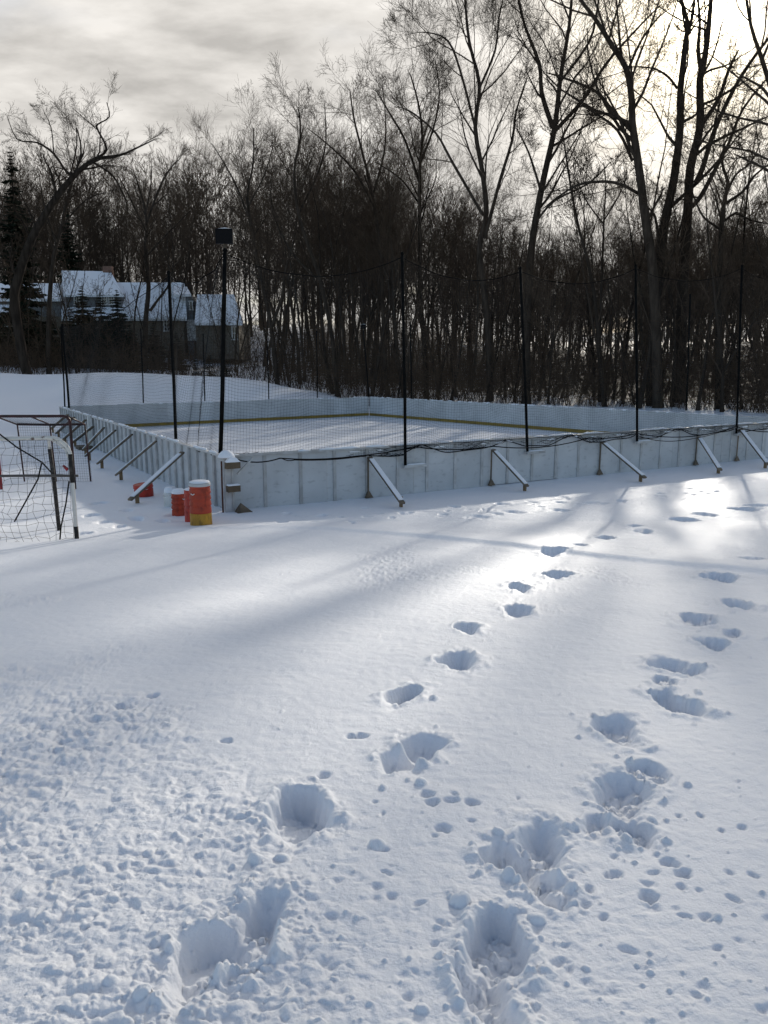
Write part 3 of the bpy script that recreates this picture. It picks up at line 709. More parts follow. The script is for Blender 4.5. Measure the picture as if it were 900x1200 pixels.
def goal_dark():
    p0 = at_z(88, 573, .03); g = g_z(p0[0], p0[1]); p0 = at_z(88, 573, g)
    root = thing('lacrosse_goal', 'dark goal with a black crossbar and red post, further from the viewer', 'goal', p0, R(2), 'goals on the snow')
    W, H = 1.80, 1.80
    mb = MB(); mb.tube([(0, 0, -.05), (0, 0, .8), (0, 0, H - .2)] + [(-.16 + .16 * math.sin(a), 0, H - .16 + .16 * math.cos(a)) for a in np.linspace(math.pi / 2, 0, 7)] + [(-.9, 0, H), (-1.64, 0, H)] + [(-1.64 - .16 * math.sin(a), 0, H - .16 + .16 * math.cos(a)) for a in np.linspace(0, math.pi / 2, 6)][1:], .035, 9)
    mb.build('crossbar', M['blackred'], root, True)
    mb = MB(); mb.tube([(-W, 0, H - .17), (-W, 0, .7), (-W, 0, -.05)], .035, 9); mb.build('post', M['red'], root, True)
    mb = MB(); mb.tube([(-.05, 1.15, 1.52), (-.9, 1.2, 1.5), (-1.78, 1.15, 1.52)], .03, 8); mb.build('rear_rail', M['blackred'], root, True)
    for x in (-.05, -.95, -1.78):
        mb = MB(); mb.tube([(x, 0, H), (x, 1.17, 1.51)], .02, 7); mb.build('stay', M['blackred'], root, True)
        mb = MB(); mb.tube([(x, 1.17, 1.51), (x, 1.3, .0)], .02, 7); mb.build('rear_leg', M['blackred'], root, True)
    mb = MB(); nu, nv = 30, 14
    def q(s, t): return (-.02 - 1.76 * s, 1.17 * t, H - .01 - .29 * t - .06 * math.sin(math.pi * s) * math.sin(math.pi * t))
    mb.tubes([[q(i / nu, j / 6) for j in range(7)] for i in range(nu + 1)], np.full((nu + 1, 7), .002), 3)
    mb.tubes([[q(i / 12, j / nv) for i in range(13)] for j in range(nv + 1)], np.full((nv + 1, 13), .002), 3)
    def q2(s, t): return (-.02 - 1.76 * s, 1.19 + .12 * t, 1.5 * (1 - t))
    mb.tubes([[q2(i / nu, j / 6) for j in range(7)] for i in range(nu + 1)], np.full((nu + 1, 7), .002), 3)
    mb.tubes([[q2(i / 12, j / 22) for i in range(13)] for j in range(23)], np.full((23, 13), .002), 3)
    mb.build('net', M['net'], root)
goal_white(); goal_dark()

# ------------------------------------------------------------------ house on the hillside
def house():
    D = 84.0
    P = lambda u, v, dy=0: at_y(u, v, D + dy)
    gz = g_z(-34, D) - 1.0
    o = np.array([P(110, 380)[0], D, gz]); root = thing('house', 'long brown house with snowy roofs and a wide dormer on the hillside', 'house', o)
    L = lambda p: np.array(p) - o
    def bx(mb, u0, u1, v0, v1, y0, y1, zb=None):
        a = P(u0, v0, y0); b = P(u1, v1, y0); z0 = gz if zb is None else b[2]; z1 = a[2]; x0, x1 = a[0], b[0]
        mb.hexa([L((x0, D + y0, z0)), L((x1, D + y0, z0)), L((x1, D + y1, z0)), L((x0, D + y1, z0)), L((x0, D + y0, z1)), L((x1, D + y0, z1)), L((x1, D + y1, z1)), L((x0, D + y1, z1))])
    def slope(mb, e0, e1, r0, r1, th=.28):
        E0, E1, R0, R1 = (L(q) for q in (e0, e1, r0, r1)); dz = np.array([0, 0, th])
        mb.hexa([E0 - dz, E1 - dz, R1 - dz, R0 - dz, E0, E1, R1, R0])
    # walls
    mb = MB(); bx(mb, -25, 217, 371, 420, 0, 8); mb.build('wall', M['siding'], root)
    mb = MB(); bx(mb, 229, 281, 377, 420, -2, 5); mb.build('wall', M['siding'], root)
    mb = MB(); bx(mb, 217.4, 228.6, 347, 420, 1, 6); mb.build('wall', M['siding_grey'], root)
    # roofs
    mb = MB(); slope(mb, P(72, 371.5, -.5), P(219, 371.5, -.5), P(72, 331, 4), P(216, 331, 4)); slope(mb, P(216, 331, 4.02), P(72, 331, 4.02), P(219, 340, 8.6) + (0, 0, -3), P(72, 340, 8.6) + (0, 0, -3)); rf = mb.build('roof', M['snow'], root)
    mb = MB(); a = P(125.5, 313, 4.6); mb.box(L((a[0], D + 4.9, a[2] - .9)), (1.0, .7, 2.0)); ch = mb.build('chimney', M['brick'], rf)
    mb = MB(); slope(mb, P(-25, 350, -.3), P(71.6, 350, -.3), P(-25, 332, 3), P(71.6, 332, 3)); mb.build('roof', M['snow'], root)
    mb = MB(); bx(mb, -25, 71, 351.5, 371, .3, 4, 1); mb.build('wall', M['siding_grey'], root)
    mb = MB(); slope(mb, P(-25, 368, -1.6), P(11, 368, -1.6), P(-25, 357, -.1), P(11, 357, -.1), .2); mb.build('porch_roof', M['snow'], root)
    mb = MB(); slope(mb, P(228, 378, -2.5), P(284, 378, -2.5), P(231, 345, 1.6), P(274, 345, 1.6)); slope(mb, P(274, 345, 1.62), P(231, 345, 1.62), P(284, 350, 5.5) + (0, 0, -2.4), P(228, 350, 5.5) + (0, 0, -2.4)); mb.build('roof', M['snow'], root)
    mb = MB(); slope(mb, P(203, 345, .7), P(224, 345, .7), P(204, 334, 3.5), P(219, 336, 3.5), .22); mb.build('gable_roof', M['snow'], root)
    # dormer
    mb = MB(); bx(mb, 77, 143, 347, 362.5, .75, 4.2, 1); dm = mb.build('dormer', M['siding_grey'], root)
    mb = MB(); slope(mb, P(74.5, 345.5, .25), P(145, 345.5, .25), P(72, 317, 4.8), P(129.5, 318, 4.8), .22); mb.build('dormer_roof', M['snow'], dm)
    def window(u0, u1, v0, v1, y, nx=2, nz=2):
        a = P(u0, v0, y); b = P(u1, v1, y); w = b[0] - a[0]; h = a[2] - b[2]; c = L(((a[0] + b[0]) / 2, D + y - .03, (a[2] + b[2]) / 2))
        mb = MB(); mb.box(c, (w, .06, h)); pn = mb.build('window', M['pane'], root)
        mb = MB(); t = .11
        mb.box(c + (0, -.04, h / 2), (w + 2 * t, .08, t)); mb.box(c + (0, -.04, -h / 2), (w + 2 * t, .08, t))
        mb.box(c + (-w / 2, -.045, 0), (t, .08, h - t)); mb.box(c + (w / 2, -.045, 0), (t, .08, h - t))
        for i in range(1, nx): mb.box(c + (-w / 2 + w * i / nx, -.035, 0), (.05, .05, h - t))
        for i in range(1, nz): mb.box(c + (0, -.033, -h / 2 + h * i / nz), (w - t, .045, .05))
        mb.build('frame', M['trim'], pn)
    window(87, 93.5, 347.5, 357, .75); window(119.5, 126, 347.5, 357, .75, 2, 3); window(127.5, 134, 347.5, 357, .75, 2, 3)
    window(88.5, 94.5, 374, 381.5, 0); window(192, 199.5, 374, 388, 0, 2, 3); window(222.2, 226, 353, 363, 1, 1, 2); window(272, 278, 383, 398, -2, 2, 2); window(2, 9, 374, 388, 0)
    a = P(224, 382, .9); b = P(227, 396, .9)
    mb = MB(); mb.box(L((a[0], D + .93, (a[2] + b[2]) / 2 + .2)), (.95, .08, 2.2)); mb.build('door', M['trim'], root)
    mb = MB(); mb.beam(L(P(72, 372.5, -.56) + (0, 0, -.2)), L(P(219, 372.5, -.56) + (0, 0, -.2)), .06, .2); mb.build('gutter', M['trim'], root)
house()

lap('objects')
class Wood:
    def __init__(s): s.pl = {}          # (k, sides) -> list of (pts, radii)
    def add(s, pts, rad, sides):
        s.pl.setdefault((len(pts), sides), []).append((pts, rad))
    def mb(s):
        m = MB()
        for (k, n), lst in s.pl.items():
            m.tubes(np.array([a for a, _ in lst]), np.array([b for _, b in lst]), n)
        return m
def norm(v):
    l = math.sqrt(v[0] ** 2 + v[1] ** 2 + v[2] ** 2) or 1e-9; return (v[0] / l, v[1] / l, v[2] / l)
def perp(rr, d):
    while True:
        a = (rr.gauss(0, 1), rr.gauss(0, 1), rr.gauss(0, 1)); q = a[0] * d[0] + a[1] * d[1] + a[2] * d[2]
        b = (a[0] - q * d[0], a[1] - q * d[1], a[2] - q * d[2])
        if b[0] ** 2 + b[1] ** 2 + b[2] ** 2 > .05: return norm(b)
STEP = {0: 9, 1: 7, 2: 6, 3: 4, 4: 3}
SIDES = {0: 9, 1: 6, 2: 4, 3: 3, 4: 3}
def path(rr, p, d, ln, k, wob, up):
    pts = [p]; st = ln / (k - 1)
    for i in range(k - 1):
        d = norm((d[0] + rr.gauss(0, wob), d[1] + rr.gauss(0, wob), d[2] + rr.gauss(0, wob * .8) + up))
        p = (p[0] + d[0] * st, p[1] + d[1] * st, p[2] + d[2] * st); pts.append(p)
    return pts
def sub(rr, wood_t, wood_c, pts, rad, level, maxl, cfg, f0=.25):
    """side branches along a limb"""
    if level >= maxl: return
    n = cfg['n'][level]; k = len(pts)
    tot = sum(math.dist(pts[i], pts[i + 1]) for i in range(k - 1))
    if level == 0 and cfg.get('per'): n = max(3, round(n * min(1.4, tot / cfg['per'])))
    for q in range(n):
        f = f0 + (1 - f0) * (q + rr.random()) / n
        g = min(f * (k - 1), k - 1.001); i = int(g); w = g - i
        a, b = pts[i], pts[i + 1]; p = tuple(a[c] + (b[c] - a[c]) * w for c in range(3))
        d = norm(tuple(b[c] - a[c] for c in range(3))); s = perp(rr, d)
        an = R(rr.uniform(*cfg['ang'])); dd = norm(tuple(d[c] * math.cos(an) + s[c] * math.sin(an) for c in range(3)))
        ln = min(tot * cfg['len'][level] * rr.uniform(.55, 1.2) * (1.15 - .5 * f), cfg['cap'][level])
        r0 = max((rad[i] + (rad[i + 1] - rad[i]) * w) * rr.uniform(.34, .52), cfg['rmin'] * 1.2)
        kk = STEP[level + 1]; pp = path(rr, p, dd, ln, kk, cfg['wob'], cfg['up'])
        rs = [max(r0 * (1 - .8 * t / (kk - 1)), cfg['rmin']) for t in range(kk)]
        (wood_t if level == 0 and r0 > .05 else wood_c).add(pp, rs, SIDES[level + 1])
        sub(rr, wood_t, wood_c, pp, rs, level + 1, maxl, cfg, .2)
CFG = dict(n=[11, 7, 5, 4], ang=(20, 55), len=[.42, .55, .7, .85], cap=[9, 4.6, 3.0, 2.2], wob=.10, up=.06, rmin=.0055)
def make_tree(seed, H, r0, name, label, group, cfg=CFG, lean=.03, fork=0, f0=.35, maxl=4, bark='bark'):
    rr = random.Random(seed); wt, wc = Wood(), Wood()
    pts = path(rr, (0, 0, -.3), norm((rr.gauss(0, lean), rr.gauss(0, lean), 1)), H, 12, .065, .04)
    rad = [max(r0 * (1 - .9 * (i / 11) ** .85) * (1.25 if i == 0 else 1), .012) for i in range(12)]
    wt.add(pts, rad, 9); sub(rr, wt, wc, pts, rad, 0, maxl, cfg, f0)
    for q in range(fork):
        i = rr.randint(2, 5); s = perp(rr, (0, 0, 1)); d = norm((s[0] * .45, s[1] * .45, 1))
        p2 = path(rr, pts[i], d, (H - pts[i][2]) * rr.uniform(.8, 1.0), 12, .06, .06); r2 = [max(rad[i] * .75 * (1 - .9 * (t / 11) ** .9), .012) for t in range(12)]
        wt.add(p2, r2, 8); sub(rr, wt, wc, p2, r2, 0, maxl, cfg, .25)
    root = thing(name, label, 'tree', group=group)
    wt.mb().build('trunk', M[bark], root, True); wc.mb().build('crown', M['twig'], root, True)
    return root
def hero(seed, depth, limbs, label, group=None, cfg=CFG, maxl=4, bark='bark', basepx=None):
    """limbs: (list of (u, v) pixels, r0, r1, parent depth shift, end depth shift); side branches grow from every limb"""
    rr = random.Random(seed); wt, wc = Wood(), Wood()
    u, v = limbs[0][0][0]; b = at_y(u, v, depth); gz = g_z(b[0], depth); root = thing('bare_tree', label, 'tree', (b[0], depth, gz), 0, group)
    for li, (px, r0, r1, d0, d1) in enumerate(limbs):
        ctl = np.array([at_y(uu, vv, depth + d0 + (d1 - d0) * i / (len(px) - 1)) for i, (uu, vv) in enumerate(px)]) - np.array([b[0], depth, gz])
        if li == 0: ctl[0][2] = -.3
        k = max(6, len(px) * 3 - 2); s = np.linspace(0, len(px) - 1, k)
        # smooth through the control points
        ii = np.clip(s.astype(int), 0, len(px) - 2); w = (s - ii)[:, None]
        g = lambda q: ctl[np.clip(q, 0, len(px) - 1)]
        p0, p1_, p2_, p3 = g(ii - 1), g(ii), g(ii + 1), g(ii + 2)
        c = .5 * (2 * p1_ + (p2_ - p0) * w + (2 * p0 - 5 * p1_ + 4 * p2_ - p3) * w ** 2 + (3 * p1_ - p0 - 3 * p2_ + p3) * w ** 3)
        pts = [tuple(q) for q in c]; rad = list((np.linspace(1, 0, k) ** .8 * (r0 - r1) + r1) * .66)
        if li == 0: rad[0] *= 1.3
        wt.add(pts, rad, 9)
        sub(rr, wt, wc, pts, rad, 0 if li < 2 else 0, maxl, cfg, .42 if li == 0 else .18)
    wt.mb().build('trunk', M[bark], root, True); wc.mb().build('crown', M['twig'], root, True)
    return root
HC = dict(CFG, per=15, n=[10, 8, 6, 4], cap=[6, 4.2, 2.8, 2.0], wob=.11)
HM = dict(CFG, per=15, n=[9, 7, 5, 4], cap=[4, 2.6, 1.7, 1.2], wob=.12)
HB = dict(CFG, per=15, n=[7, 6, 5, 4], cap=[5.5, 3.8, 2.5, 1.8], wob=.13, ang=(28, 70))
HL = dict(CFG, per=15, n=[9, 7, 5, 3], cap=[3.0, 2.3, 1.8, 1.4], wob=.09, up=.02, ang=(20, 55))
HS = dict(CFG, n=[8, 7, 6, 4], cap=[5, 3.8, 2.5, 1.8], wob=.12)
GA = 'large bare trees whose limbs are drawn against the sky'
hero(1, 43, [([(766,466),(767,380),(770,330),(774,300),(779,260),(790,208),(797,150),(797,110),(803,52),(805,23),(787,-30)], .50, .10, 0, 1),
             ([(803,50),(812,15),(815,-25)], .16, .06, .5, 0), ([(793,103),(783,90),(765,80),(735,78)], .11, .03, .4, -2), ([(773,300),(768,255),(755,240)], .14, .05, 0, 1)],
     'thick upright tree standing just beside the brightest glare, its twin stem close by', GA, HB)
hero(2, 44.5, [([(797,470),(798,400),(800,340),(802,300),(806,245),(809,196),(820,150),(820,95),(825,72),(830,35),(833,0),(835,-40)], .50, .10, 0, -1),
             ([(822,85),(818,58),(820,26),(816,-20)], .20, .06, 0, 2), ([(807,245),(820,232),(839,197),(854,168),(871,127),(905,85)], .22, .06, 0, 3),
             ([(821,148),(842,116),(854,81),(866,58)], .20, .05, -.5, -2), ([(815,215),(824,195),(836,156),(860,104),(888,61),(925,15)], .24, .07, 0, -3)],
     'big forked tree with limbs fanning out under the glare', GA, HB)
hero(3, 42, [([(772,470),(769,400),(765,320),(760,280),(755,248),(751,214),(745,173),(741,144),(740,115),(734,81),(718,55),(698,23),(677,-5),(660,-40)], .42, .08, 0, -2),
             ([(740,153),(718,130),(698,107),(663,92),(640,85)], .17, .04, 0, 2), ([(741,188),(724,153),(698,133),(680,122)], .13, .04, 0, -2),
             ([(750,228),(721,214),(683,215),(655,230),(636,245)], .14, .03, 0, -3), ([(735,85),(750,50),(770,22),(785,10)], .11, .03, -1, 1), ([(757,262),(768,240),(776,225)], .12, .05, 0, 0)],
     'curved tree arching away from the glare with one long low limb', GA, HC)
hero(4, 47, [([(617,470),(617,400),(620,330),(625,275),(637,210),(650,150),(657,90),(667,30),(672,-30)], .42, .08, 0, 2),
             ([(648,150),(635,110),(632,75),(615,30),(603,-20)], .22, .06, 0, -2), ([(646,158),(685,115),(710,75),(750,30),(775,5)], .18, .04, 0, 3), ([(657,95),(690,50),(700,10),(705,-30)], .13, .05, 1, -1),
             ([(634,225),(620,180),(605,150)], .12, .04, 0, 1), ([(628,260),(650,235),(690,215),(715,190)], .12, .03, 0, -2)],
     'tall tree forking into three over the second near pole', GA, HC)
hero(5, 50, [([(574,470),(573,400),(566,330),(562,290),(570,250),(565,200),(557,150),(562,100),(550,50),(545,0),(542,-30)], .34, .06, 0, 1),
             ([(568,280),(585,215),(600,165),(605,130),(618,90)], .18, .04, 0, -2), ([(566,252),(530,190),(510,155),(480,130),(462,125)], .15, .03, 0, 2), ([(557,150),(540,85),(525,48),(500,38),(478,40)], .13, .03, .5, -2), ([(561,105),(580,60),(585,20),(592,-10)], .12, .04, 0, 2)],
     'tall tree with limbs spread evenly between the first and second near poles', GA, HC)
hero(6, 53, [([(500,470),(497,400),(492,340),(492,280),(492,200),(495,160),(490,120),(480,85)], .26, .05, 0, 1), ([(492,215),(475,165),(455,130),(440,105)], .13, .03, 0, -2), ([(493,190),(508,150),(515,110),(510,70)], .13, .03, 0, 2), ([(492,240),(470,210),(440,190)], .1, .03, 0, 2)],
     'slim tree rising just past the first near pole', GA, HM)
hero(7, 56, [([(455,470),(450,400),(448,330),(443,270),(437,230),(425,180),(415,140),(410,105)], .26, .05, 0, 1), ([(440,245),(415,200),(385,170),(360,150)], .13, .03, 0, -2), ([(437,230),(450,180),(452,140),(448,100)], .12, .03, 0, 2)],
     'tree with a leaning crown left of the first near pole', GA, HL)
hero(8, 58, [([(326,455),(322,420),(318,385),(312,350),(304,315),(296,270),(290,230),(297,190),(297,150)], .30, .05, 0, 1), ([(318,385),(330,350),(334,320),(345,280),(352,230),(365,185)], .17, .04, 0, -2), ([(295,265),(278,220),(262,190),(248,168)], .12, .03, 0, 2), ([(292,240),(310,205),(320,170)], .1, .03, 0, 2), ([(308,330),(290,315),(275,310)], .1, .03, 0, 2)],
     'crooked forked tree beside the snowy gap next to the house', GA, HL)
hero(9, 54, [([(396,466),(390,400),(376,330),(362,290),(350,250),(345,200),(352,160),(350,128)], .26, .05, 0, -1), ([(350,250),(372,205),(382,165),(380,120)], .13, .03, 0, 2), ([(376,330),(345,300),(320,250),(318,200)], .14, .03, 0, 2)],
     'leaning tree between the crooked forked tree and the first near pole', GA, HL)
hero(11, 58, [([(34,446),(25,407),(17,353),(20,330),(37,280),(67,230),(93,200),(113,185)], .62, .22, 0, 0),
              ([(112,186),(125,175),(115,153),(114,146),(128,137),(125,120)], .17, .04, 0, 1), ([(112,185),(140,182),(163,172),(182,163)], .16, .03, 0, -2),
              ([(95,199),(80,203),(63,180),(43,167),(20,163),(8,135)], .17, .03, 0, 2), ([(108,190),(117,195),(133,207),(147,233),(150,250)], .14, .03, 0, -1), ([(63,182),(60,150),(50,128)], .07, .02, 1, 2), ([(80,215),(90,170),(88,140)], .1, .03, 0, 2)],
     'great leaning tree with a twisted crown in front of the house', GA, dict(HL, wob=.17))
hero(12, 61, [([(58,448),(57,400),(58,353),(63,300),(72,267),(82,220),(95,180),(90,150)], .32, .05, 0, 1), ([(66,285),(52,240),(45,200)], .14, .03, 0, 2), ([(72,265),(100,235),(125,225)], .12, .03, 0, -2)],
     'dark upright tree crossing behind the great leaning trunk', GA, HL)
hero(13, 70, [([(168,440),(170,400),(171,371),(174,336),(171,290),(172,260),(168,235),(158,205)], .42, .08, 0, 1), ([(176,364),(186,350),(196,337),(205,318)], .2, .06, 0, -1), ([(172,262),(187,220),(200,197),(212,185)], .17, .03, 0, 2), ([(171,270),(150,227),(138,205)], .15, .03, 0, -2), ([(172,300),(195,275),(225,245)], .13, .03, 0, -1), ([(171,250),(177,215),(178,185)], .12, .03, 0, 1), ([(190,345),(189,385),(190,425)], .07, .06, -1, -1)],
     'spreading tree standing against the long snowy roof', GA, dict(HL, wob=.17))

lap('hero')
hero(14, 40, [([(843,470),(842,400),(843,330),(845,280),(848,240),(853,215),(846,190),(850,165)], .26, .05, 0, 0), ([(848,240),(870,225),(885,205),(905,190)], .13, .04, 0, -1), ([(846,262),(862,250),(880,258),(900,262)], .12, .04, 0, 1), ([(846,270),(825,255),(815,235),(808,215)], .10, .03, 0, 1), ([(850,230),(862,205),(880,190),(892,165)], .10, .03, 0, 0)],
     'gnarled low tree with twisted limbs under the glare', GA, dict(HM, wob=.2, n=[10, 7, 5, 4]))
hero(15, 46, [([(703,470),(703,400),(705,330),(707,280),(708,250),(710,215),(707,190)], .13, .03, 0, 0), ([(707,262),(690,240),(678,215),(674,195)], .07, .02, 0, 0), ([(708,258),(725,230),(735,205)], .07, .02, 0, 0)],
     'slim fan-shaped young tree standing alone against the pale sky', GA, HM)
hero(16, 37, [([(935,470),(932,380),(928,300),(925,230),(918,170),(905,110),(893,70),(880,30),(872,-20)], .30, .06, 0, 0), ([(912,130),(895,105),(880,95),(862,85)], .12, .03, 0, 0), ([(925,220),(900,200),(880,190),(860,180)], .12, .03, 0, -1), ([(893,70),(905,40),(915,0)], .1, .03, 0, 1)],
     'tree leaning in over the picture edge below the glare', GA, HB)
lap('hero more')
# forest of repeats -----------------------------------------------------------------------------------
GB = 'bare trees of the dense dark woods'
LB = ['slender straight tree among many alike in the dark woods', 'taller tree with upswept limbs among many alike in the dark woods', 'twin-stemmed tree among many alike in the dark woods', 'thin young tree among many alike in the dark woods', 'grey-barked tree among many alike in the dark woods']
SL = dict(CFG, n=[10, 7, 5, 3], ang=(18, 46), len=[.34, .52, .7, .85], cap=[7, 4.0, 2.8, 2.0], up=.09)
TH = dict(CFG, n=[9, 5, 4, 3], ang=(22, 50), len=[.28, .45, .5, .5], cap=[3.2, 1.8, 1.0, .6], up=.09, rmin=.006)
protos = [
 (make_tree(101, 22, .19, 'bare_tree', LB[0], GB + ', slender kind', SL), 0, ', slender kind'),
 (make_tree(102, 24, .25, 'bare_tree', LB[1], GB + ', upswept kind', CFG, fork=1), 1, ', upswept kind'),
 (make_tree(103, 21, .20, 'bare_tree', LB[2], GB + ', twin-stemmed kind', SL, fork=2), 2, ', twin-stemmed kind'),
 (make_tree(104, 11, .085, 'bare_tree', LB[3], GB + ', young kind', TH, f0=.2), 3, ', young kind'),
 (make_tree(105, 23, .21, 'bare_tree', LB[4], GB + ', grey-barked kind', CFG, lean=.07, bark='bark_pale'), 4, ', grey-barked kind'),
 (make_tree(106, 9, .07, 'bare_tree', LB[3], GB + ', young kind', TH, f0=.15, fork=1), 3, ', young kind'),
 (make_tree(107, 23, .22, 'bare_tree', LB[1], GB + ', upswept kind', SL, lean=.06, fork=1), 1, ', upswept kind')]
first = [True] * len(protos)
def put(k, x, y, s):
    root = protos[k][0]; loc = (x, y, g_z(x, y)); rz = (random.gauss(0, .05), random.gauss(0, .05), random.uniform(0, 6.28))
    if first[k]:
        first[k] = False; root.location = loc; root.rotation_euler = rz; root.scale = (s, s, s)
    else: dup(root, loc, rz, s)
def fr_depth(u):   # depth of the edge of the woods behind the far boards at column u
    return float(np.interp(u, [-60, 270, 330, 432, 600, 760, 900, 1100], [66, 66, 57, 50, 46, 41, 36, 32]))
def mass_h(u, y):   # height that brings a tree's top to the wood's outline over column u
    v = float(np.interp(u, [-60, 100, 250, 350, 450, 550, 650, 750, 850, 960], [225, 195, 200, 195, 215, 255, 300, 275, 255, 240]))
    return at_y(u, v, y)[2] - g_z((u - 450) / F_PX * y, y)
PH = [22, 24, 21, 11, 23, 9, 23]
spots = []
def scatter(n, u0, u1, dmin, dmax, kinds, h0, h1, gap=1.6, skip=None):
    c = 0; t = 0
    while c < n and t < n * 60:
        t += 1; u = random.uniform(u0, u1); y = fr_depth(u) + random.uniform(dmin, dmax) if dmin < 50 else random.uniform(dmin, dmax)
        x = (u - 450) / F_PX * y
        if skip and skip(u, y): continue
        if any((x - a) ** 2 + (y - b) ** 2 < gap * gap for a, b in spots): continue
        spots.append((x, y)); k = random.choice(kinds); put(k, x, y, random.uniform(h0, h1) * (mass_h(u, y) / PH[k] if k not in (3, 5) else 1)); c += 1
house_skip = lambda u, y: u < 300 and 60 < y < 95
def open_sun(u, y): return False
scatter(30, 330, 930, 1.5, 14, (0, 2, 4, 6), .8, 1.25)
scatter(60, 380, 950, 14, 48, (0, 1, 2, 4, 6), .75, 1.1)
scatter(14, 310, 470, 3, 40, (0, 1, 2, 4, 6), .75, 1.12, skip=lambda u, y: u < 300 and y < 95)
scatter(36, -40, 300, 96, 128, (0, 1, 2, 4, 6), .6, 1.08)
scatter(72, 300, 930, .8, 22, (3, 5), .6, 1.3, .9)
scatter(12, 690, 960, .5, 7, (3, 5), 1.25, 1.75, 1.2)
scatter(11, 60, 285, 62, 75, (3, 5), .9, 1.4, 1.2)
scatter(10, -20, 120, 60, 72, (3, 5), .6, 1.1, 1.2)
print('forest', len(spots))

lap('forest')
# far wood that reads as one mass
def far_wood():
    rr = random.Random(5); mb = MB()
    lo = dict(n=[12, 7, 5], ang=(24, 55), len=[.4, .5, .5], cap=[7, 3.5, 1.8], wob=.12, up=.08, rmin=.02)
    pr = []
    for sd in range(5):
        r3 = random.Random(200 + sd); wt, wc = Wood(), Wood(); pts = path(r3, (0, 0, -.3), (0, 0, 1), 18, 9, .05, .05); rad = [.15 * (1 - .9 * i / 8) + .012 for i in range(9)]
        wt.add(pts, rad, 5); sub(r3, wc, wc, pts, rad, 0, 3, lo, .12); a = wt.mb(); b = wc.mb()
        v = np.concatenate(a.v + b.v); f = np.concatenate(a.f4 + [q + a.n for q in b.f4]); pr.append((v, f))
    n = 0
    while n < 460:
        u = rr.uniform(-80, 980); y = rr.uniform(84, 175)
        if u < 320 and y < 112: continue
        if 330 < u < 520 and rr.random() < .4: continue
        x = (u - 450) / F_PX * y; s = rr.uniform(.6, 1.03) * mass_h(u, y) / 18; a = rr.uniform(0, 6.28); v, f = pr[rr.randrange(5)]
        c, q = math.cos(a), math.sin(a); w = v @ np.array([[c, q, 0], [-q, c, 0], [0, 0, 1]]) * s + np.array([x, y, g_z(x, y)])
        mb.raw(w, f); n += 1
    tag(mb.build('far_woods', M['twig'], None), 'far woods on the hill merging into one dark mass of twigs', 'woods', kind='stuff')
far_wood()

def underbrush():
    rr = random.Random(9); W = Wood(); n = 0
    while n < 9000:
        u = rr.uniform(-60, 1000); far = rr.random() ** 1.7 * 60; y = fr_depth(u) + (1.0 if u > 290 else -6) + far
        if u < 290 and y > 80: continue
        if 225 < u < 325 and rr.random() < .45: continue
        x = (u - 450) / F_PX * y; h = rr.uniform(.6, 3.2) * (1 if rr.random() < .62 else rr.uniform(1.4, 2.6))
        p = path(rr, (x, y, g_z(x, y) - .1), norm((rr.gauss(0, .3), rr.gauss(0, .3), 1)), h, 5, .16, .02)
        W.add(p, [.018, .014, .011, .008, .006], 3)
        for k in range(rr.randint(3, 7)):
            i = rr.randint(1, 3); s = perp(rr, (0, 0, 1)); d = norm((s[0], s[1], rr.uniform(.1, 1.1)))
            W.add(path(rr, p[i], d, h * rr.uniform(.2, .5), 3, .2, .03), [.009, .007, .005], 3)
        n += 1
    tag(W.mb().build('underbrush', M['brush'], None), 'tangled leafless brush along the edge of the woods', 'brush', kind='stuff')
lap('far'); underbrush(); lap('brush')

# ------------------------------------------------------------------ conifers
def conifer(seed, H, w, label, group, tiers=26, droop=.25, name='conifer_tree', base=.06):
    rr = random.Random(seed); root = thing(name, label, 'tree', group=group)
    mb = MB(); mb.tube([(0, 0, -.3), (0, 0, H * .5), (0, 0, H)], [H * .013 + .02, H * .008 + .01, .01], 7); mb.build('trunk', M['bark'], root, True)
    V = []; F = []; wt = Wood()
    for t in range(tiers):
        f = base + (1 - base) * (t + rr.random()) / tiers; z = H * f; ln = w * (1 - f) ** .8 * rr.uniform(.65, 1.12) + .12
        for q in range(rr.randint(5, 7)):
            a = rr.uniform(0, 6.28); L2 = ln * rr.uniform(.6, 1.05); k = 5; pts = []
            for i in range(k):
                s = i / (k - 1); pts.append((math.cos(a) * L2 * s, math.sin(a) * L2 * s, z - droop * L2 * s * 1.3 + droop * L2 * s * s * .9))
            wt.add(pts, [.03 * (1 - .7 * i / 4) * min(1, H / 8) for i in range(k)], 3)
            ns = int(16 + L2 * 17)
            for i in range(ns):
                s = (i + rr.random()) / ns; s = .12 + .9 * s; g = min(s * (k - 1), k - 1.01); ii = int(g); ww = g - ii
                c = [pts[ii][x] + (pts[ii + 1][x] - pts[ii][x]) * ww for x in range(3)]
                sd = rr.choice((-1, 1)); ta = a + sd * rr.uniform(.5, 1.2); l = min(.9, L2 * .34) * (1.15 - s * .7) * rr.uniform(.5, 1.2) + .05; wd = l * rr.uniform(.2, .36)
                ex = (math.cos(ta), math.sin(ta), -rr.uniform(.1, .7)); nx = (-math.sin(ta), math.cos(ta), rr.uniform(-.5, .5))
                b0 = len(V); V += [tuple(c[x] - nx[x] * wd * .4 for x in range(3)), tuple(c[x] + nx[x] * wd * .4 for x in range(3)),
                      tuple(c[x] + ex[x] * l * .6 + nx[x] * wd for x in range(3)), tuple(c[x] + ex[x] * l for x in range(3)), tuple(c[x] + ex[x] * l * .6 - nx[x] * wd for x in range(3))]
                F += [(b0, b0 + 1, b0 + 2, b0 + 4)]; F3.append((b0 + 4, b0 + 2, b0 + 3))
    mb = wt.mb(); off = mb.n; mb.raw(V, F, F3[:]); F3.clear()
    mb.build('crown', M['needle'], root)
    return root
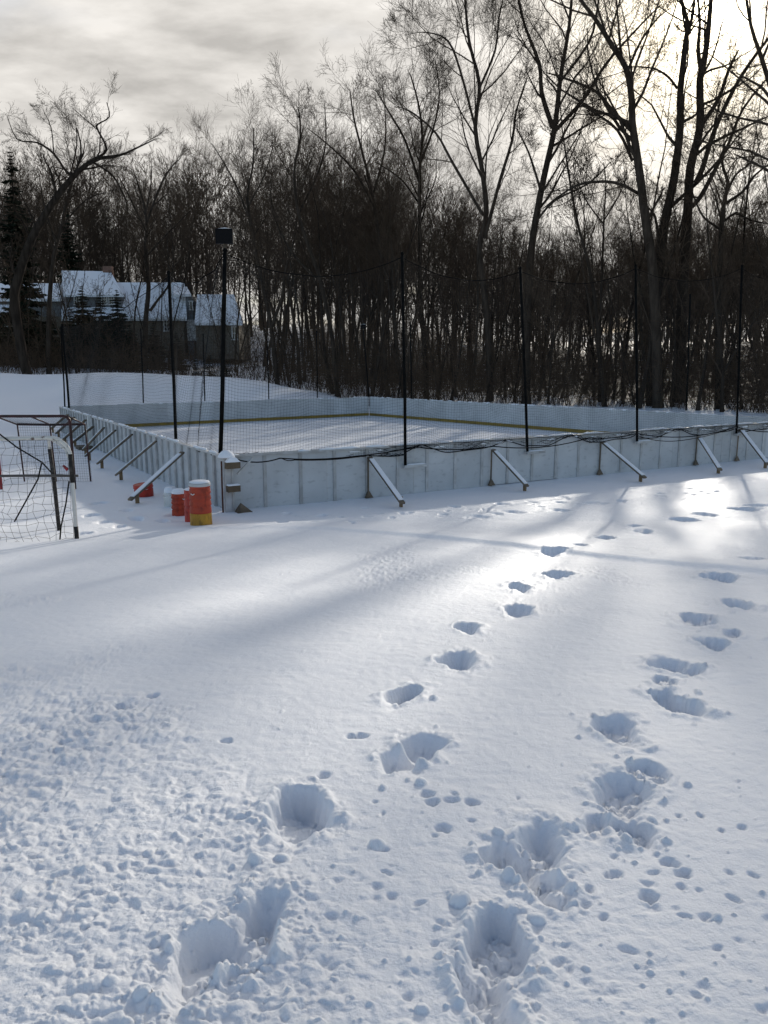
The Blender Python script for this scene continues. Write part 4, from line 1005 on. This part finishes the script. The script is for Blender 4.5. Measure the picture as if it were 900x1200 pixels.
F3 = []
def place(o, u, y, s=1):
    x = (u - 450) / F_PX * y; o.location = (x, y, g_z(x, y)); o.scale = (s, s, s)
sp_ = conifer(301, 19, 3.4, 'tall dark spruce rising beside the great leaning tree', 'evergreens near the house', 60, .38)
x = (40 - 450) / F_PX * 76; zt = at_y(40, 171, 76)[2]; sp_.location = (x, 76, g_z(x, 76)); s = (zt - g_z(x, 76)) / 19; sp_.scale = (s * .95, s * .95, s)
sp2 = dup(sp_, ((97 - 450) / F_PX * 98, 98, g_z((97 - 450) / F_PX * 98, 98)), 2, .85, 'dark spruce behind the dormer roof, half hidden by bare limbs')
hem = conifer(302, 7, 2.3, 'bushy dark evergreen hiding the house wall below the dormer', 'evergreens near the house', 44, .25, base=.02)
hx = [(108, 71, 1.0, 'bushy dark evergreen hiding the house wall below the dormer'), (128, 69.5, .92, 'bushy evergreen under the double dormer window'), (147, 71, .98, 'bushy evergreen under the edge of the dormer'), (92, 69, .75, 'lower bushy evergreen below the small wall window'),
      (70, 68, .7, 'bushy evergreen between the upright tree and the lower wall window'), (45, 67, .72, 'bushy evergreen under the great leaning trunk'), (8, 68, .8, 'bushy evergreen at the picture edge below the porch roof'), (187, 72, .62, 'low evergreen below the tall white-framed window'), (212, 72, .5, 'lowest bushy evergreen near the house corner'), (160, 69, .6, 'evergreen at the foot of the spreading tree')]
for i, (u, y, s, lb) in enumerate(hx):
    o = hem if i == 0 else dup(hem, (0, 0, 0), i * 1.3, 1, lb)
    place(o, u, y, s)
dw = conifer(303, 1.7, .42, 'knee-high dwarf conifer in the snow, middle of three', 'three dwarf conifers in the snow', 12, .1, 'dwarf_conifer', .03)
for i, (u, y, lb) in enumerate([(249, 66, 'taller dwarf conifer in the snow, middle of three'), (269, 65.5, 'dwarf conifer in the snow closest to the crooked tree'), (233, 66, 'dwarf conifer in the snow closest to the house')]):
    o = dw if i == 0 else dup(dw, (0, 0, 0), i, 1, lb); place(o, u, y, 1.15 - .1 * i)

lap('conifers')
# ------------------------------------------------------------------ light and sky
S.world = bpy.data.worlds.new('World'); W = S.world; W.use_nodes = True; nt = W.node_tree; L = nt.links
for n in list(nt.nodes): nt.nodes.remove(n)
N = nt.nodes.new
out = N('ShaderNodeOutputWorld'); bg = N('ShaderNodeBackground'); bg.inputs['Strength'].default_value = .1; L.new(bg.outputs[0], out.inputs[0])
sky = N('ShaderNodeTexSky'); sky.sky_type = 'NISHITA'; sky.sun_disc = False; sky.sun_elevation = SUN_EL; sky.sun_rotation = SUN_AZ; sky.dust_density = 1.0
tc = N('ShaderNodeTexCoord'); nrm = N('ShaderNodeVectorMath'); nrm.operation = 'NORMALIZE'; L.new(tc.outputs['Generated'], nrm.inputs[0])
def math_(op, a, b=None, clamp=False):
    n = N('ShaderNodeMath'); n.operation = op; n.use_clamp = clamp
    for i, q in enumerate((a, b)):
        if q is None: continue
        if isinstance(q, (int, float)): n.inputs[i].default_value = q
        else: L.new(q, n.inputs[i])
    return n.outputs[0]
sep = N('ShaderNodeSeparateXYZ'); L.new(nrm.outputs[0], sep.inputs[0])
zc = math_('ADD', math_('MAXIMUM', sep.outputs['Z'], 0.0), .16)
cx = math_('DIVIDE', sep.outputs['X'], zc); cy = math_('DIVIDE', sep.outputs['Y'], zc)
cmb = N('ShaderNodeCombineXYZ'); L.new(cx, cmb.inputs[0]); L.new(cy, cmb.inputs[1])
mp = N('ShaderNodeMapping'); mp.inputs['Scale'].default_value = (1.0, 1.5, 1); mp.inputs['Rotation'].default_value = (0, 0, .25); L.new(cmb.outputs[0], mp.inputs[0])
nz = N('ShaderNodeTexNoise'); nz.inputs['Scale'].default_value = 3.6; nz.inputs['Detail'].default_value = 8; nz.inputs['Roughness'].default_value = .55; nz.inputs['Distortion'].default_value = .12; L.new(mp.outputs[0], nz.inputs[0])
nz2 = N('ShaderNodeTexNoise'); nz2.inputs['Scale'].default_value = .8; nz2.inputs['Detail'].default_value = 4; L.new(mp.outputs[0], nz2.inputs[0])
dt = N('ShaderNodeVectorMath'); dt.operation = 'DOT_PRODUCT'; L.new(nrm.outputs[0], dt.inputs[0]); dt.inputs[1].default_value = SUN
dc = math_('MAXIMUM', dt.outputs['Value'], 0.0)
g1 = math_('POWER', dc, 5.0); g2 = math_('POWER', dc, 75.0); g3 = math_('POWER', dc, 320.0); g4 = math_('POWER', dc, 2500.)
CL_BASE, CL_G1, CL_G2, CL_G3, CL_G4 = 4.8, 0.9, 3.6, 20.0, 60.0
shade = N('ShaderNodeMapRange'); shade.inputs['From Min'].default_value = .32; shade.inputs['From Max'].default_value = .68; shade.inputs['To Min'].default_value = .70; shade.inputs['To Max'].default_value = 1.22; L.new(nz.outputs['Fac'], shade.inputs['Value'])
amb = math_('MULTIPLY', math_('ADD', math_('MULTIPLY', g1, CL_G1), CL_BASE), shade.outputs[0])
glow = math_('ADD', math_('ADD', math_('MULTIPLY', g2, CL_G2), math_('MULTIPLY', g3, CL_G3)), math_('MULTIPLY', g4, CL_G4))
ca = N('ShaderNodeVectorMath'); ca.operation = 'SCALE'; ca.inputs[0].default_value = (1.0, .96, .905); L.new(amb, ca.inputs['Scale'])
cb = N('ShaderNodeVectorMath'); cb.operation = 'SCALE'; cb.inputs[0].default_value = (1.0, .86, .62); L.new(glow, cb.inputs['Scale'])
cs = N('ShaderNodeVectorMath'); cs.operation = 'ADD'; L.new(ca.outputs[0], cs.inputs[0]); L.new(cb.outputs[0], cs.inputs[1])
# cover: closed cloud towards the sun, breaking to blue overhead and behind
cov = math_('ADD', math_('MULTIPLY', dt.outputs['Value'], 1.15), math_('MULTIPLY', math_('SUBTRACT', nz2.outputs['Fac'], .5), 2.2))
cr = N('ShaderNodeMapRange'); cr.interpolation_type = 'SMOOTHSTEP'; cr.inputs['From Min'].default_value = .30; cr.inputs['From Max'].default_value = .88; L.new(cov, cr.inputs['Value'])
mx = N('ShaderNodeMix'); mx.data_type = 'RGBA'; L.new(cr.outputs[0], mx.inputs['Factor']); L.new(sky.outputs[0], mx.inputs['A']); L.new(cs.outputs[0], mx.inputs['B'])
L.new(mx.outputs['Result'], bg.inputs['Color'])
W.cycles.sampling_method = 'MANUAL'; W.cycles.sample_map_resolution = 1024

sl = bpy.data.lights.new('sun', 'SUN'); sl.energy = 3.0; sl.angle = R(1.4); sl.color = (1.0, .93, .82)
so = bpy.data.objects.new('sun', sl); COL.objects.link(so); so.rotation_euler = Vector(SUN).to_track_quat('Z', 'Y').to_euler()

vs = S.view_settings; vs.view_transform = 'Standard'; vs.look = 'None'; vs.gamma = 1; vs.use_curve_mapping = False; vs.exposure = 0.57
S.cycles.max_bounces = 5; S.cycles.diffuse_bounces = 3
S.cycles.use_denoising = True
